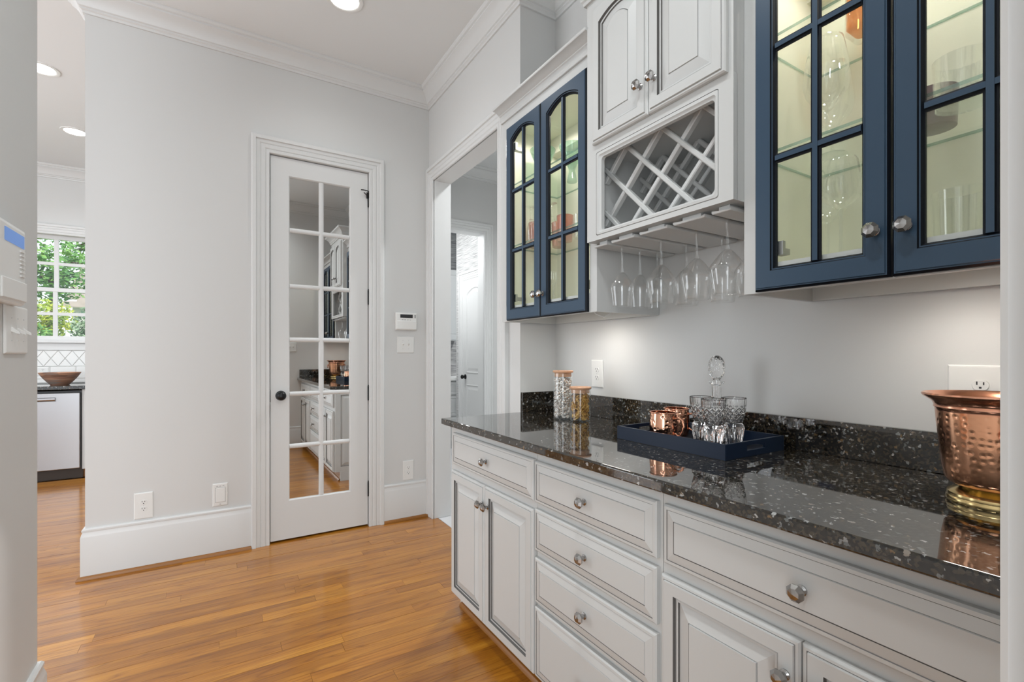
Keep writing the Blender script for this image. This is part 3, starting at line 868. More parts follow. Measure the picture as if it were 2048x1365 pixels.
def jar(name, label, loc, r, h, lidh):
    t = thing(name, label, 'jar', loc, 'glass jars with wooden lids')
    x, y, z = loc
    build('glass_body', M().lathe([(0, .001), (r * .92, .001), (r * .985, .004), (r, .010), (r, h * .5), (r, h), (r - .0015, h + .0008)], 40, loc), JARG, t, smooth=40, recalc=False)
    build('lid', M().lathe([(0, h + .0015), (r * .90, h + .0015), (r * .90, h + .004), (r + .002, h + .004), (r + .003, h + .006), (r + .003, h + lidh - .002), (r + .001, h + lidh), (0, h + lidh)], 40, loc), LID, t, smooth=40)
    build('stopper', M().lathe([(0, h - .016), (r * .86, h - .016), (r * .88, h - .014), (r * .88, h + .001), (0, h + .001)], 40, loc), LID, t, smooth=40)
    return t


J1, J2 = (1.392, 1.806, ZT), (1.416, 1.707, ZT)
jar('storage_jar', 'tall glass jar of pale snacks with a wooden lid', J1, .0455, .217, .013)
jar('storage_jar', 'short glass jar of golden ring pretzels with a wooden lid', J2, .0475, .145, .013)
m = M(); rr = .0395
for i in range(760):
    a, q = random.uniform(0, 2 * PI), rr * (random.random() ** .3); z = ZT + .012 + (i / 760) * .182
    c = Vector((J1[0] + q * math.cos(a), J1[1] + q * math.sin(a), z)); n_ = random.uniform(.004, .0065)
    d = Vector((random.gauss(0, 1), random.gauss(0, 1), random.gauss(0, 1))).normalized(); e = d.orthogonal().normalized()
    m.tube([c - d * n_, c - d * n_ * .2 + e * n_ * .5, c + d * n_ * .5 - e * n_ * .1, c + d * n_ + e * n_ * .4], [n_ * .35, n_ * .75, n_ * .7, n_ * .3], 5)
o = build('snack_pieces', m, PUFF, kind='stuff', recalc=False); tag(o, 'pale crinkled snack pieces filling the tall jar', 'snacks')
m = M(); rr = .036
for i in range(210):
    a, q = random.uniform(0, 2 * PI), rr * (random.random() ** .28); z = ZT + .013 + (i / 210) * .108
    c = Vector((J2[0] + q * math.cos(a), J2[1] + q * math.sin(a), z)); r_ = random.uniform(.006, .0105)
    out = Vector((math.cos(a), math.sin(a), random.uniform(-.5, .5))).normalized()
    nrm = (out + Vector((random.gauss(0, .5), random.gauss(0, .5), random.gauss(0, .5)))).normalized(); e = nrm.orthogonal().normalized(); f_ = nrm.cross(e)
    pts = [c + (e * math.cos(t) + f_ * math.sin(t)) * r_ for t in [2 * PI * j / 9 for j in range(9)]]
    pts = [Vector((J2[0], J2[1], p.z)) + (Vector((p.x - J2[0], p.y - J2[1], 0)) * min(1, .0435 / max(1e-6, math.hypot(p.x - J2[0], p.y - J2[1])))) for p in pts]
    m.tube(pts, .0021, 5, closed=True)
o = build('pretzel_rings', m, PRETZ, kind='stuff', recalc=False, smooth=60); tag(o, 'golden ring pretzels heaped inside the short jar', 'snacks')

# tray
TX0, TX1, TY0, TY1, TH = 1.240, 1.545, .850, 1.287, .962
tr = thing('serving_tray', 'navy blue lacquered rectangular tray with cut handles on the granite counter', 'tray', (1.39, 1.068, ZT))
w = .008
build('tray_floor', M().box(TX0 + .001, TX1 - .001, TY0 + .001, TY1 - .001, ZT, ZT + .007), TRAYD, tr)
for nm, bx in (('long_side', (TX0, TX0 + w, TY0, TY1)), ('long_side', (TX1 - w, TX1, TY0, TY1))):
    build(nm, M().box(*bx, ZT + .0004, TH), TRAY, tr, bevel=.001)
for ya in (TY0, TY1 - w):
    m = M(); hx0, hx1, hz0, hz1 = 1.345, 1.44, ZT + .019, ZT + .035
    m.rings([(rz(TX0 + w, TX1 - w, ZT + .0004, TH, ya), 0), (rz(hx0, hx1, hz0, hz1, ya), 0), (rz(hx0, hx1, hz0, hz1, ya + w), 0), (rz(TX0 + w, TX1 - w, ZT + .0004, TH, ya + w), 0)], closed=True)
    build('handle_side', m, TRAY, tr)
ZF = ZT + .0072


def mug(name, label, loc, ang):
    t = thing(name, label, 'mug', (0, 0, 0), 'hammered copper mugs on the tray')
    pf = [(0, 0), (.036, 0), (.0405, .003), (.0435, .012), (.0460, .030), (.0468, .048), (.0462, .066), (.0445, .084), (.0435, .098)]
    inn = [(.0420, .098), (.043, .084), (.0445, .066), (.0448, .03), (.040, .006), (0, .005)]
    build('body', M().lathe(pf + inn, 48), [COPPER], t, smooth=50)
    build('rim', M().lathe([(.0445 + .0022 * math.cos(q), .0985 + .0022 * math.sin(q)) for q in [2 * PI * i / 8 for i in range(8)]], 48, close=True), COPPERS, t, smooth=60)
    pts = [(.0445, 0, .080), (.058, 0, .083), (.070, 0, .076), (.0755, 0, .058), (.072, 0, .040), (.064, 0, .026), (.0545, 0, .021), (.048, 0, .026), (.0445, 0, .030)]
    build('handle', M().tube(pts, [.0045, .0042, .004, .004, .004, .004, .004, .0035, .003], 10), COPPERS, t, smooth=60)
    t.location = loc; t.rotation_euler = (0, 0, ang)
    return t


mg = mug('copper_mug', 'hammered copper mug at the front left of the tray', (1.318, 1.142, ZF), R(-78))
dup(mg, (1.452, 1.197, ZF), R(-62), 'hammered copper mug at the back of the tray behind another mug')
# cut crystal tumblers and decanter
cpf = fine([(.0205, 0), (.0225, .006), (.0285, .040), (.0312, .064), (.0300, .073), (.0245, .081), (.0255, .086), (.0320, .108), (.0350, .128), (.0366, .150), (.0370, .162)], 8)


def cutfn(r, a, h, j):
    if .088 < h < .136:
        return cut(.085, 12, lambda q: 1)(r, a, h, j)
    if .010 < h < .074:                                # oval thumbprints
        u = (9 * a / (2 * PI)) % 1 - .5; v = (h - .042) / .032
        return r * (1 - .17 * max(0, 1 - (u / .42) ** 2 - v * v))
    return r * (1 + (.012 * math.cos(28 * a) if h >= .136 else 0))


cp = cpf + [(.0365, .1622), (.0352, .160), (.0325, .128), (.0285, .104), (.0235, .092), (.018, .084), (0, .082)]
cg = tag(build('crystal_glass', M().lathe([(0, 0)] + cp, 120, fn=lambda r, a, h, j: cutfn(r, a, h, j) if j <= len(cpf) else r), CRYSTAL, smooth=24), 'cut crystal glass on the left of the decanter on the tray', 'glass', 'cut crystal glasses on the tray')
cg.location = (1.344, 1.006, ZF)
for loc, lab in (((1.307, .936, ZF), 'cut crystal glass nearest the front corner of the tray'), ((1.398, .928, ZF), 'cut crystal glass on the right of the decanter on the tray')):
    q = cg.copy(); COL.objects.link(q); q.location = loc; q['label'] = lab
dc = thing('decanter', 'cut crystal decanter with an egg shaped stopper on the navy tray', 'decanter', (1.477, 1.046, ZF))
dpf = fine([(.030, 0), (.038, .004), (.046, .03), (.050, .06), (.047, .085), (.036, .105), (.022, .122), (.0165, .134), (.016, .160), (.016, .186), (.0165, .192), (.024, .200), (.0255, .203), (.025, .206)], 4)
din = [(.015, .206), (.012, .19), (.012, .135), (.030, .105), (.042, .085), (.045, .06), (.041, .03), (.03, .01), (0, .009)]
build('bottle', M().lathe([(0, 0)] + dpf + din, 72, (1.477, 1.046, ZF), fn=lambda r, a, h, j: cut(.06, 14, lambda q: 1 if q < .1 else 0)(r, a, h, j) if j <= len(dpf) else r), CRYSTAL, dc, smooth=24)
spf = fine([(.0, .198), (.012, .198), (.013, .2075), (.012, .212), (.014, .216), (.022, .226), (.0270, .243), (.0282, .256), (.0255, .273), (.0185, .287), (.009, .295), (0, .297)], 3)
build('stopper', M().lathe(spf, 56, (1.477, 1.046, ZF), fn=lambda r, a, h, j: cut(.08, 10, lambda q: 1 if .218 < q < .292 else 0)(r, a, h, j)), CRYSTAL, dc, smooth=20)

# copper bucket
BX = (1.360, .313, ZT - .0)
bk = thing('champagne_bucket', 'large hammered copper champagne bucket with flared rim and brass foot', 'bucket', BX)
build('body', M().lathe([(.070, .036), (.078, .040), (.084, .050), (.0885, .075), (.0925, .120), (.0965, .160), (.0985, .188)], 64, BX), COPPERB, bk, smooth=50, recalc=False)
build('rim', M().lathe([(.0985, .188), (.099, .193), (.1015, .196), (.1005, .200), (.104, .208), (.112, .2135), (.119, .2185), (.1215, .222), (.1205, .2255), (.117, .2235), (.108, .2145), (.098, .203), (.0955, .188), (.090, .12), (.082, .05), (0, .045)], 64, BX), COPPERS, bk, smooth=50, recalc=False)
build('foot', M().lathe([(0, .0), (.080, 0), (.0815, .003), (.0815, .009), (.0795, .012), (.080, .015), (.079, .019), (.072, .024), (.060, .030), (.056, .036), (.072, .040)], 64, BX), BRASS, bk, smooth=40, recalc=False)
for s in (-1, 1):
    a = R(25) if s > 0 else R(25 + 180)
    ux, uy = math.cos(a), math.sin(a); vx, vy = -uy, ux
    cc = Vector((BX[0] + ux * .098, BX[1] + uy * .098, ZT + .166))
    m = M().tube([cc + Vector((vx, vy, 0)) * .02 * math.cos(t) + Vector((ux * .012, uy * .012, 0)) + Vector((0, 0, .02 * math.sin(t) - .018)) for t in [2 * PI * i / 20 for i in range(20)]], .0035, 8, closed=True)
    m.tube([cc - Vector((ux, uy, 0)) * .004, cc + Vector((ux, uy, 0)) * .014], .007, 10)
    build('ring_handle', m, COPPERS, bk, smooth=60)


# ------------------------------------------------------------------ wall plates
def frame_fn(kind, plane):
    """map (a along wall to the viewer's right, z, out) to world"""
    if kind == 'back': return lambda a, z, q: (a, plane - q, z)
    if kind == 'right': return lambda a, z, q: (plane - q, -a, z)     # faces -X, a = -y
    if kind == 'left': return lambda a, z, q: (plane + q, a, z)       # faces +X
    if kind == 'front': return lambda a, z, q: (-a, plane + q, z)     # faces +Y


def wrings(fn, a0, a1, z0, z1, rings):
    return M().rings([([fn(a0 + i, z0 + i, q), fn(a1 - i, z0 + i, q), fn(a1 - i, z1 - i, q), fn(a0 + i, z1 - i, q)], 0) for i, q in rings])


def wbox(fn, a0, a1, z0, z1, q0, q1):
    return wrings(fn, a0, a1, z0, z1, [(0, q0), (0, q1)])


PLT = [(0, .0004), (0, .003), (.003, .006), (.006, .0065)]


def receptacle(t, fn, a, z):
    pts = lambda q, g: [fn(a + (.0165 - g) * math.cos(u) * (1 if abs(math.cos(u)) < .8 else .98), z + (.0145 - g) * max(-.86, min(.86, math.sin(u))), q) for u in [2 * PI * i / 24 for i in range(24)]]
    r = build('receptacle', M().rings([(pts(.006, 0), 0), (pts(.0082, 0), 0), (pts(.0086, .0006), 0)]), PLATE, t)
    m = M()
    for da, hh in ((-.0062, .0042), (.0062, .0036)):
        m.v += wbox(fn, a + da - .0012, a + da + .0012, z + .0012, z + .0012 + 2 * hh, .0080, .0088).v
    mm = M()
    for da, hh in ((-.0062, .0042), (.0062, .0036)):
        b = wbox(fn, a + da - .0013, a + da + .0013, z + .0005, z + .0005 + 2 * hh, .0080, .0089); mm.add(b.v, b.f)
    b = wbox(fn, a - .0024, a + .0024, z - .0085, z - .0040, .0080, .0089); mm.add(b.v, b.f)
    build('slots', mm, DARKP, r)


def outlet(fn, a0, a1, z0, z1, label, ca=None, ups=True):
    t = thing('wall_outlet', label, 'outlet', fn((a0 + a1) / 2, z0, 0))
    build('cover_plate', wrings(fn, a0, a1, z0, z1, PLT), PLATE, t, bevel=.001)
    ca = (a0 + a1) / 2 if ca is None else ca; cz = (z0 + z1) / 2
    for dz in (.0195, -.0195): receptacle(t, fn, ca, cz + dz)
    b = wbox(fn, ca - .0015, ca + .0015, cz - .0015, cz + .0015, .006, .0072); build('screw', b, GREYM, t)
    return t


def switch(fn, a0, a1, z0, z1, toggles, label, up=1):
    t = thing('light_switch', label, 'switch', fn((a0 + a1) / 2, z0, 0))
    build('cover_plate', wrings(fn, a0, a1, z0, z1, PLT), PLATE, t, bevel=.001)
    cz = (z0 + z1) / 2
    for a in toggles:
        build('toggle_slot', wbox(fn, a - .0055, a + .0055, cz - .012, cz + .012, .0062, .0070), PLATE, t)
        w_ = .0042
        m = M().add([fn(a - w_, cz - .006, .0068), fn(a + w_, cz - .006, .0068), fn(a + w_, cz + .006, .0068), fn(a - w_, cz + .006, .0068),
                     fn(a - w_ * .8, cz + up * .010 - .003, .023), fn(a + w_ * .8, cz + up * .010 - .003, .023), fn(a + w_ * .8, cz + up * .010 + .004, .022), fn(a - w_ * .8, cz + up * .010 + .004, .022)],
                    [(0, 3, 2, 1), (4, 5, 6, 7), (0, 1, 5, 4), (1, 2, 6, 5), (2, 3, 7, 6), (3, 0, 4, 7)])
        build('toggle', m, PLATE, t)
        mm = M()
        for dz in (.030, -.030): b = wbox(fn, a - .0015, a + .0015, cz + dz - .0015, cz + dz + .0015, .006, .0072); mm.add(b.v, b.f)
        build('screws', mm, GREYM, t, kind='stuff')
    return t


FB, FR, FL, FE = frame_fn('back', YB), frame_fn('right', XW), frame_fn('left', XL), frame_fn('front', YE)
outlet(FB, -.408, -.320, .283, .432, 'white double socket low on the grey wall at the left end of the baseboard')
outlet(FB, 1.160, 1.243, .290, .433, 'white double socket low on the wall beside the doorway corner')
outlet(FR, -1.838, -1.752, 1.058, 1.194, 'white double socket above the upstand behind the snack jars')
outlet(FR, -.462, -.336, 1.058, 1.196, 'wide white socket plate above the upstand behind the copper bucket')
switch(FB, 1.117, 1.246, 1.231, 1.354, (1.160, 1.203), 'white two toggle switch plate under the alarm keypad')
switch(FL, 1.738, 1.905, 1.224, 1.354, (1.776, 1.822, 1.868), 'white three toggle switch plate on the left wall', -1)
switch(FE, -.905, -.785, 1.255, 1.375, (-.865, -.825), 'white two toggle switch plate on the end wall, reflected in the mirrored door')
# low voltage plate with a square insert
t = thing('wall_jack_plate', 'small white plate with a square blank insert above the baseboard left of the door', 'wall plate', FB(.01, .294, 0))
build('cover_plate', wrings(FB, -.030, .050, .294, .432, PLT), PLATE, t, bevel=.001)
build('insert', wrings(FB, -.015, .036, .318, .405, [(0, .006), (0, .0085), (.002, .0095)]), PLATE, t)
m = M()
for a in (-.006, .010, .026): b = wbox(FB, a - .005, a + .005, .413, .418, .0062, .008); m.add(b.v, b.f)
b = wbox(FB, .006, .014, .303, .308, .0062, .0078); m.add(b.v, b.f); build('screws', m, GREYM, t, kind='stuff')
build('insert_gap', wbox(FB, -.0162, .0372, .3168, .4062, .0060, .0068), GROOVE, t)
# alarm keypad on the back wall
t = thing('alarm_keypad', 'white alarm keypad with a dark display on the wall beside the doorway', 'keypad', FB(1.18, 1.398, 0))
build('housing', wrings(FB, 1.100, 1.263, 1.400, 1.528, [(0, .0004), (0, .020), (.004, .026), (.010, .0275)]), PLATE, t, bevel=.002)
build('display', wbox(FB, 1.133, 1.228, 1.490, 1.515, .026, .0283), DARKP, t)
build('cover_flap', wrings(FB, 1.108, 1.256, 1.406, 1.468, [(0, .026), (0, .0295), (.003, .0315)]), PLATE, t)
m = M()
for a in (1.15, 1.17, 1.19, 1.21): b = wbox(FB, a - .004, a + .004, 1.474, 1.478, .0272, .0290); m.add(b.v, b.f)
b = wbox(FB, 1.240, 1.252, 1.490, 1.513, .0270, .0284); m.add(b.v, b.f); build('buttons', m, GREYM, t, kind='stuff')
# big alarm panel on the left wall, cut by the frame
t = thing('alarm_keypad', 'white alarm panel with a lit blue screen on the left wall above the switches', 'keypad', FL(1.7, 1.36, 0))
build('housing', wrings(FL, 1.600, 1.796, 1.352, 1.556, [(0, .0004), (0, .020), (.004, .027), (.012, .0300)]), PLATE, t, bevel=.002)
build('screen', wbox(FL, 1.64, 1.776, 1.503, 1.536, .0285, .0312), LCD, t)
for z in [1.494 - .0108 * i for i in range(7)]: build('button', wbox(FL, 1.745, 1.775, z - .0030, z + .0010, .0285, .0335), PLATE, t)
build('cover_flap', wrings(FL, 1.616, 1.788, 1.362, 1.412, [(0, .030), (0, .0325), (.002, .0335)]), PLATE, t)
m = M()
for z in [1.515 - .008 * i for i in range(12)]: b = wbox(FL, 1.7925, 1.7945, z - .0015, z + .0015, .006, .022); m.add(b.v, b.f)
build('speaker_vents', m, GREYM, t)


# ------------------------------------------------------------------ ceiling lights
def canlight(x, y, label):
    t = thing('ceiling_light', label, 'light', (x, y, ZC), 'recessed ceiling lights')
    build('trim_ring', M().lathe([(.100, 0), (.099, -.005), (.082, -.007), (.075, -.003), (.075, -.0005)], 40, (x, y, ZC)), PLATE, t, smooth=40)
    build('lens', M().lathe([(.075, -.003), (.04, -.006), (0, -.007)], 40, (x, y, ZC)), LENS, t, smooth=40)


canlight(.60, 2.76, 'recessed round ceiling light in the pantry at the top edge')
canlight(-1.045, 4.52, 'recessed kitchen ceiling light half hidden by the left wall')
canlight(-1.085, 5.65, 'recessed kitchen ceiling light beside the end of the grey wall')

# ------------------------------------------------------------------ kitchen beyond
YK = 6.82
WX0, WX1, WZ0, WZ1 = -1.80, -.86, 1.375, 2.485
m = M(); m.box(-4.2, WX0, YK, YK + .14, 0, ZC); m.box(WX1, .6, YK, YK + .14, 0, ZC); m.box(WX0, WX1, YK, YK + .14, 0, WZ0); m.box(WX0, WX1, YK, YK + .14, WZ1, ZC)
wk = struct('wall_kitchen', m, PAINT)
struct('wall_kitchen_side', M().box(-4.2, -4.08, 2.0, YK, 0, ZC), PAINT)
struct('wall_kitchen_right', M().box(.4, .52, 3.56, YK, 0, ZC), PAINT)
struct('trim_8', M().sweep([(.4, YK), (-4.0, YK)], CROWN, CRZ), TRIM, smooth=25)
wn = thing('window_1', None, None, (WX0, YK, WZ0), kind='structure')
build('casing', M().sweep([(WX0, WZ0 - .01), (WX0, WZ1), (WX1, WZ1), (WX1, WZ0 - .01)], CAS, lambda a, b, q: (a, YK - q, b)), TRIM, wn)
build('sill', M().box(WX0 - .13, WX1 + .13, YK - .045, YK + .06, WZ0 - .035, WZ0 - .01), TRIM, wn, bevel=.006)
build('apron', M().box(WX0 - .10, WX1 + .10, YK - .02, YK, WZ0 - .11, WZ0 - .035), TRIM, wn, bevel=.004)
zmid = 1.905


def sash(z0, z1, y):
    f = M(); s_ = .045
    f.box(WX0, WX0 + s_, y, y + .035, z0, z1); f.box(WX1 - s_, WX1, y, y + .035, z0, z1); f.box(WX0 + s_, WX1 - s_, y, y + .035, z0, z0 + .04); f.box(WX0 + s_, WX1 - s_, y, y + .035, z1 - .04, z1)
    fr = build('sash', f, TRIM, wn)
    xs = [WX0 + s_ + (WX1 - WX0 - 2 * s_) * i / 3 for i in range(4)]; zc = (z0 + z1) / 2
    for x in xs[1:3]: build('muntin', M().box(x - .018, x + .018, y + .004, y + .03, z0 + .04, z1 - .04), TRIM, fr)
    for xa, xb in zip(xs, xs[1:]): build('muntin', M().box(xa + .018, xb - .018, y + .005, y + .029, zc - .016, zc + .016), TRIM, fr)
    for xa, xb in zip(xs, xs[1:]):
        for za, zb in ((z0 + .04, zc), (zc, z1 - .04)): build('glass_pane', M().box(xa + .001, xb - .001, y + .016, y + .019, za + .001, zb - .001), PANE, fr)


sash(WZ0, zmid + .02, YK + .02); sash(zmid - .02, WZ1, YK + .06)
# tiles of the backsplash: courses of rectangles and a diamond border
def tile_poly(pts, y=YK):
    c = [sum(p[i] for p in pts) / len(pts) for i in (0, 1)]
    sh = lambda k: [(c[0] + (p[0] - c[0]) * k, c[1] + (p[1] - c[1]) * k) for p in pts]
    return M().rings([([(a, y, b) for a, b in pts], 0), ([(a, y - .006, b) for a, b in sh(.985)], 0), ([(a, y - .008, b) for a, b in sh(.94)], 0)])


build('grout_bed', M().box(-2.0, -.7, YK - .004, YK, .92, WZ0 - .11), GROUT, wk)
zd0, zd1 = 1.095, 1.262; zdm = (zd0 + zd1) / 2; dw_ = .112
for i in range(-6, 5):
    x = -1.33 + i * dw_; h = dw_ / 2 - .002
    build('tile', tile_poly([(x - h, zdm), (x, zd0 + .002), (x + h, zdm), (x, zd1 - .002)], YK - .003), TILEW, wk)
    xx = x + dw_ / 2
    build('tile', tile_poly([(xx - h, zd1 - .001), (xx, zdm + .004), (xx + h, zd1 - .001)][::1], YK - .003), TILEW, wk)
    build('tile', tile_poly([(xx - h, zd0 + .001), (xx + h, zd0 + .001), (xx, zdm - .004)], YK - .003), TILEW, wk)
for j, (za, zb) in enumerate(((.924, .962), (.964, 1.092))):
    for i in range(-3, 4):
        x = -1.30 + i * .205 + (.1 if j == 0 else 0)
        build('tile', tile_poly([(x + .001, za), (x + .204, za), (x + .204, zb), (x + .001, zb)], YK - .003), TILEW, wk)
# base run: dishwasher, cabinet, counter, bowl
dx0, dx1 = -1.748, -1.146
dw = thing('dishwasher', 'stainless steel dishwasher under the kitchen counter', 'dishwasher', (dx0, 6.24, 0))
build('tub', M().box(dx0 + .002, dx1 - .002, 6.262, YK - .01, .10, .865), DARKP, dw)
m = M().box(dx0 + .01, dx1 - .012, 6.222, 6.262, .105, .845)
build('door_panel', m, STEEL, dw, bevel=.006)
build('handle', M().sweep([(dx0 + .06, 0), (dx1 - .19, 0)], [(0, .772), (.018, .775), (.024, .785), (.024, .800), (0, .806)], lambda a, b, q: (a, 6.2222 + b * -1, q)), STEEL, dw)
build('handle_recess', M().box(dx0 + .055, dx1 - .185, 6.219, 6.2225, .768, .772), DARKP, dw)
build('toe_panel', M().box(dx0 + .002, dx1 - .002, 6.285, 6.30, .0, .10), simple('dark_toe', (.035, .022, .014, 1), .5), dw)
kc = thing('kitchen_cabinet', 'white kitchen base cabinet right of the dishwasher', 'cabinet', (dx1, 6.24, 0))
build('carcass', M().box(dx1, -.30, 6.245, YK - .01, .09, .876), CAB, kc); build('door', raised(0, 0, 0, 0, 0, DOOR_R[:2]) if 0 else M().box(dx1 + .02, -.70, 6.226, 6.245, .10, .86), CAB, kc, bevel=.004)
build('toe_kick', M().box(dx1, -.30, 6.30, 6.32, 0, .09), OAKT, kc)
tag(build('kitchen_counter', M().box(-3.0, -.30, 6.20, YK - .009, .880, .915), GRANITE, bevel=.003), 'dark granite kitchen counter above the dishwasher', 'countertop')
bwl = tag(build('wooden_bowl', M().lathe([(0, 0), (.070, 0), (.074, .006), (.10, .036), (.13, .075), (.158, .120), (.160, .126), (.155, .125), (.125, .077), (.095, .040), (.066, .014), (0, .012)], 48, (0, 0, 0)), BOWLW, smooth=40), 'wide wooden bowl with mosaic bands on the kitchen counter', 'bowl')
bwl.location = (-1.345, 6.42, .9155)
FK = frame_fn('back', YK - .010)
outlet(FK, -1.60, -1.515, 1.0, 1.0 + .085, 'tiny white socket on the kitchen tiles beside the wooden bowl')

# ------------------------------------------------------------------ hall and laundry room beyond the opening
YH, HX = 4.54, 2.43
m = M(); m.box(1.40, 1.70, YH, YH + .13, 0, ZC); m.box(HX + .012, 3.4, YH, YH + .13, 0, ZC); m.box(1.70, HX + .012, YH, YH + .13, 2.528, ZC)
struct('wall_hall', m, PAINT)
m = M(); m.box(1.40, 1.496, 3.56, YH, 0, ZC); m.box(3.28, 3.4, 2.27, YH, 0, ZC); m.box(1.73, 3.28, 2.27, 2.40, 0, ZC)
struct('wall_hall_side', m, PAINT)
struct('floor_hall', M().box(1.40, 3.4, 2.1, 6.6, -.06, -.002), HALLT)
struct('trim_9', M().sweep([(3.28, YH), (1.50, YH)], CROWN, CRZ), TRIM, smooth=25)
struct('trim_10', M().sweep([(1.71, 0), (1.71, 2.516), (HX, 2.516), (HX, 0)], CAS, lambda a, b, q: (a, YH - q, b)), TRIM)
m = M(); m.box(HX, HX + .012, YH - .004, YH + .134, 0, 2.516); m.box(1.71, HX + .012, YH - .004, YH + .134, 2.516, 2.528); m.box(1.70, 1.712, YH - .004, YH + .134, 0, 2.516)
struct('trim_11', m, TRIM)
XS = 2.60
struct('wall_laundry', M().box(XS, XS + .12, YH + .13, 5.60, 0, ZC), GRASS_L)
struct('wall_laundry_far', M().box(1.30, 3.4, 6.30, 6.42, 0, ZC), grasscloth('shaded_grasscloth', lin(70, 70, 72), lin(140, 140, 138)))  # far wall's shade is put into this darker grasscloth colour
struct('wall_laundry_side', M().box(1.30, 1.40, YH, 6.3, 0, ZC), PAINT)
ld = thing('door_2', None, None, (XS, 4.72, 0), kind='structure')
ya, yb, zt = 4.715, 5.380, 2.130
sx = lambda d: XS - .010 - d
# leaf with an arched upper panel and a lower panel
m = M().box(XS - .012, XS - .001, ya, yb, .01, zt)
build('leaf', m, TRIM, ld)
for z0, z1, sag in ((.99, 2.03, .07), (.12, .86, 0)):
    mm = M().rings([(outline(ya + .10, yb - .10, z0, z1, i, sag, XS - .0118 - d), 0) for i, d in [(0, 0), (0, .004), (.012, .009), (.024, .002), (.04, .002), (.065, .008)]])
    build('moulded_panel', mm, TRIM, ld)
build('casing', M().sweep([(ya, 0), (ya, zt), (yb, zt), (yb, 0)], CAS, lambda a, b, q: (XS - q, a, b)), TRIM, ld)
build('door_knob', M().lathe([(0, .062), (.016, .060), (.026, .050), (.026, .040), (.016, .026), (.010, .020), (.010, .008), (.030, .006), (.032, 0)], 24, (XS - .012, 5.31, .945), '-X'), BLACKM, ld, smooth=40)
uc = thing('laundry_wall_cabinet', 'white upper cabinet at the far end of the laundry room', 'cabinet', (2.4, 6.1, 1.41))
build('carcass', M().box(1.95, 2.90, 5.92, 6.295, 1.41, 2.36), CAB, uc)
for xa, xb in ((1.97, 2.42), (2.43, 2.88)): build('door', M().rings([([(x, 5.92 - d, z) for x, z in ((xa + i, 1.42 + i), (xb - i, 1.42 + i), (xb - i, 2.35 - i), (xa + i, 2.35 - i))], 0) for i, d in [(0, 0), (0, .018), (.06, .018), (.065, .010), (.09, .016)]]), CAB, uc)
lb = thing('laundry_base_cabinet', 'white base cabinet with drawers below the laundry counter', 'cabinet', (2.4, 5.9, 0))
build('carcass', M().box(1.95, 2.90, 5.70, 6.295, 0, .875), CAB, lb)
for z0, z1 in ((.70, .86), (.42, .68), (.10, .40)):
    for xa, xb in ((1.97, 2.42), (2.43, 2.88)):
        d = build('drawer', M().rings([([(x, 5.70 - d, z) for x, z in ((xa + i, z0 + i), (xb - i, z0 + i), (xb - i, z1 - i), (xa + i, z1 - i))], 0) for i, d in [(0, 0), (0, .018), (.03, .018), (.034, .012), (.05, .018)]]), CAB, lb)
        build('knob', M().lathe([(.006, 0), (.006, .012), (.015, .018), (.010, .028), (0, .03)], 10, ((xa + xb) / 2, 5.682, (z0 + z1) / 2), '-Y'), NICKEL, d)
tag(build('laundry_counter', M().box(1.93, 2.92, 5.66, 6.295, .880, .915), TILEW, bevel=.003), 'pale counter in the laundry room', 'countertop')
pt = thing('potted_plant', 'small dark leafy potted plant on the laundry counter', 'plant', (2.56, 6.02, .9155))
build('pot', M().lathe([(0, 0), (.04, 0), (.055, .10), (.058, .105), (.05, .10), (0, .09)], 24, (2.56, 6.02, .9155)), BLACKM, pt, smooth=40)


def leaves(n, cen, rad, size, fn=None):
    m = M()
    for i in range(n):
        d = Vector((random.gauss(0, 1), random.gauss(0, 1), random.gauss(0, 1))).normalized() * (random.random() ** .4)
        p = Vector(cen) + Vector((d.x * rad[0], d.y * rad[1], d.z * rad[2]))
        u = Vector((random.gauss(0, 1), random.gauss(0, 1), random.gauss(0, .6))).normalized(); v = u.orthogonal().normalized()
        s_ = size * random.uniform(.6, 1.3)
        m.add([p - u * s_, p + v * s_ * .45, p + u * s_, p - v * s_ * .45], [(0, 1, 2, 3)])
    return m


build('foliage', leaves(110, (2.56, 6.02, 1.10), (.10, .10, .10), .03), LEAF, pt, recalc=False, kind='stuff')

# ------------------------------------------------------------------ garden seen through the kitchen window
tag(build('lawn', M().box(-14, 8, 7.2, 34, -.45, -.30), LEAF), 'green lawn outside the kitchen window', 'lawn')['kind'] = 'structure'


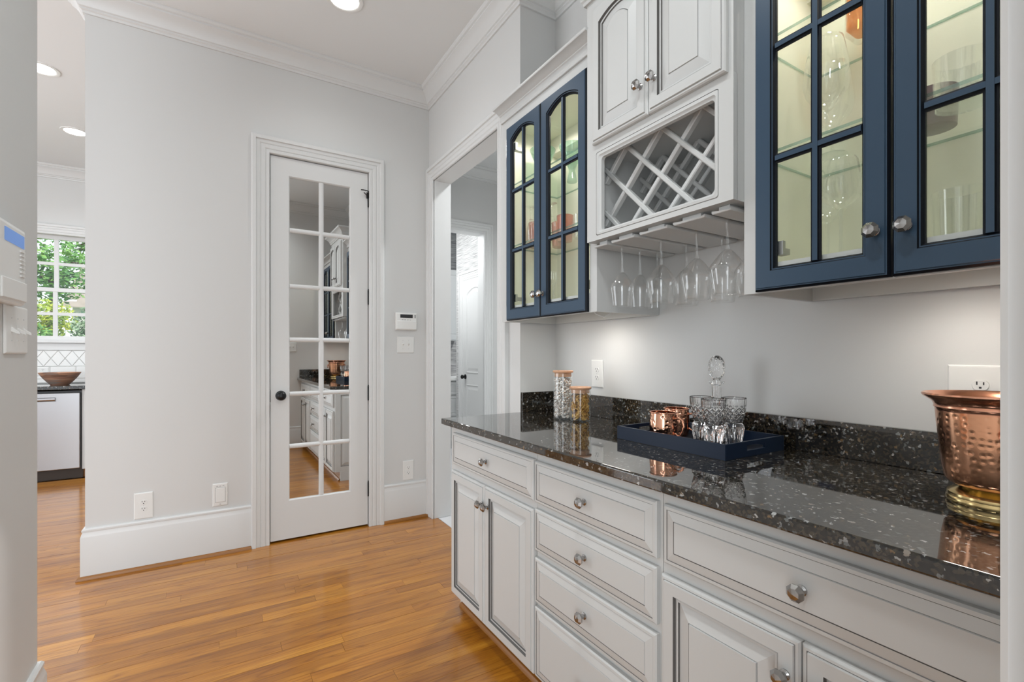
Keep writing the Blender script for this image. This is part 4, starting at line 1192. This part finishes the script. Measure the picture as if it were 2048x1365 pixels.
def shrub(name, label, cat, cen, rad, n, size, mat, trunk=None, group=None):
    t = thing(name, label, cat, (cen[0], cen[1], -.3), group)
    build('foliage', leaves(n, cen, rad, size), mat, t, recalc=False, kind='stuff')
    tk = trunk or .05
    build('trunk', M().tube([(cen[0], cen[1], -.3), (cen[0] + .03, cen[1], cen[2] * .5), (cen[0] - .02, cen[1] + .03, cen[2])], [tk, tk * .8, tk * .5], 8), BARK, t, smooth=60)
    if cat == 'tree':
        m = M()
        for i in range(7):
            a = random.uniform(0, 2 * PI); L = random.uniform(.5, .95); z0 = cen[2] + random.uniform(-.4, .3) * rad[2]
            m.tube([(cen[0], cen[1], z0), (cen[0] + math.cos(a) * rad[0] * L * .5, cen[1] + math.sin(a) * rad[1] * L * .5, z0 + .1), (cen[0] + math.cos(a) * rad[0] * L, cen[1] + math.sin(a) * rad[1] * L, z0 + random.uniform(-.1, .35))], [tk * .4, tk * .25, tk * .1], 6)
        build('branches', m, BARK, t, smooth=60)
    return t


shrub('tree', 'leafy tree with spreading branches close outside the kitchen window', 'tree', (-2.62, 12.0, 2.75), (.62, .7, .62), 1500, .055, LEAF, .07, 'garden trees')
shrub('tree', 'tall tree further out at the right of the window', 'tree', (-2.45, 15.2, 3.9), (.75, .8, .75), 1500, .06, LEAF, .09, 'garden trees')
shrub('hedge_shrub', 'yellow green shrub below the tree outside', 'shrub', (-2.42, 10.9, 1.80), (.36, .36, .36), 1300, .035, LEAFY, .05)
shrub('hedge_shrub', 'dense green shrub at the bottom left of the window view', 'shrub', (-2.42, 10.1, 1.32), (.36, .36, .38), 1300, .035, LEAF, .05)
shrub('hedge_shrub', 'grey green shrub at the bottom right of the window view', 'shrub', (-1.80, 10.4, 1.55), (.26, .36, .50), 1300, .035, LEAFD, .05)
nh = thing('neighbour_house', 'pale neighbouring house with a shingled roof behind the trees', 'house', (-1.5, 21, -.3))
build('house_wall', M().box(-3.9, 3.5, 20, 25, -.3, 2.75), simple('siding', (.62, .60, .55, 1), .7), nh)
ROOF = simple('roof_shingle', lin(176, 164, 150), .85, grain=(30, .4), var=.5)
for r_ in range(12):
    z = 2.7 + r_ * .14; y = 19.7 + r_ * .22; m = M()
    x = -4.1 + (r_ % 2) * .3
    for q in range(14):
        m.add([(x, y, z), (x + .59, y, z), (x + .59, y + .24, z + .18), (x, y + .24, z + .18), (x, y, z - .03), (x + .59, y, z - .03)], [(0, 1, 2, 3), (4, 5, 1, 0)]); x += .62
    build('shingle_course', m, ROOF, nh, kind='stuff', recalc=False)
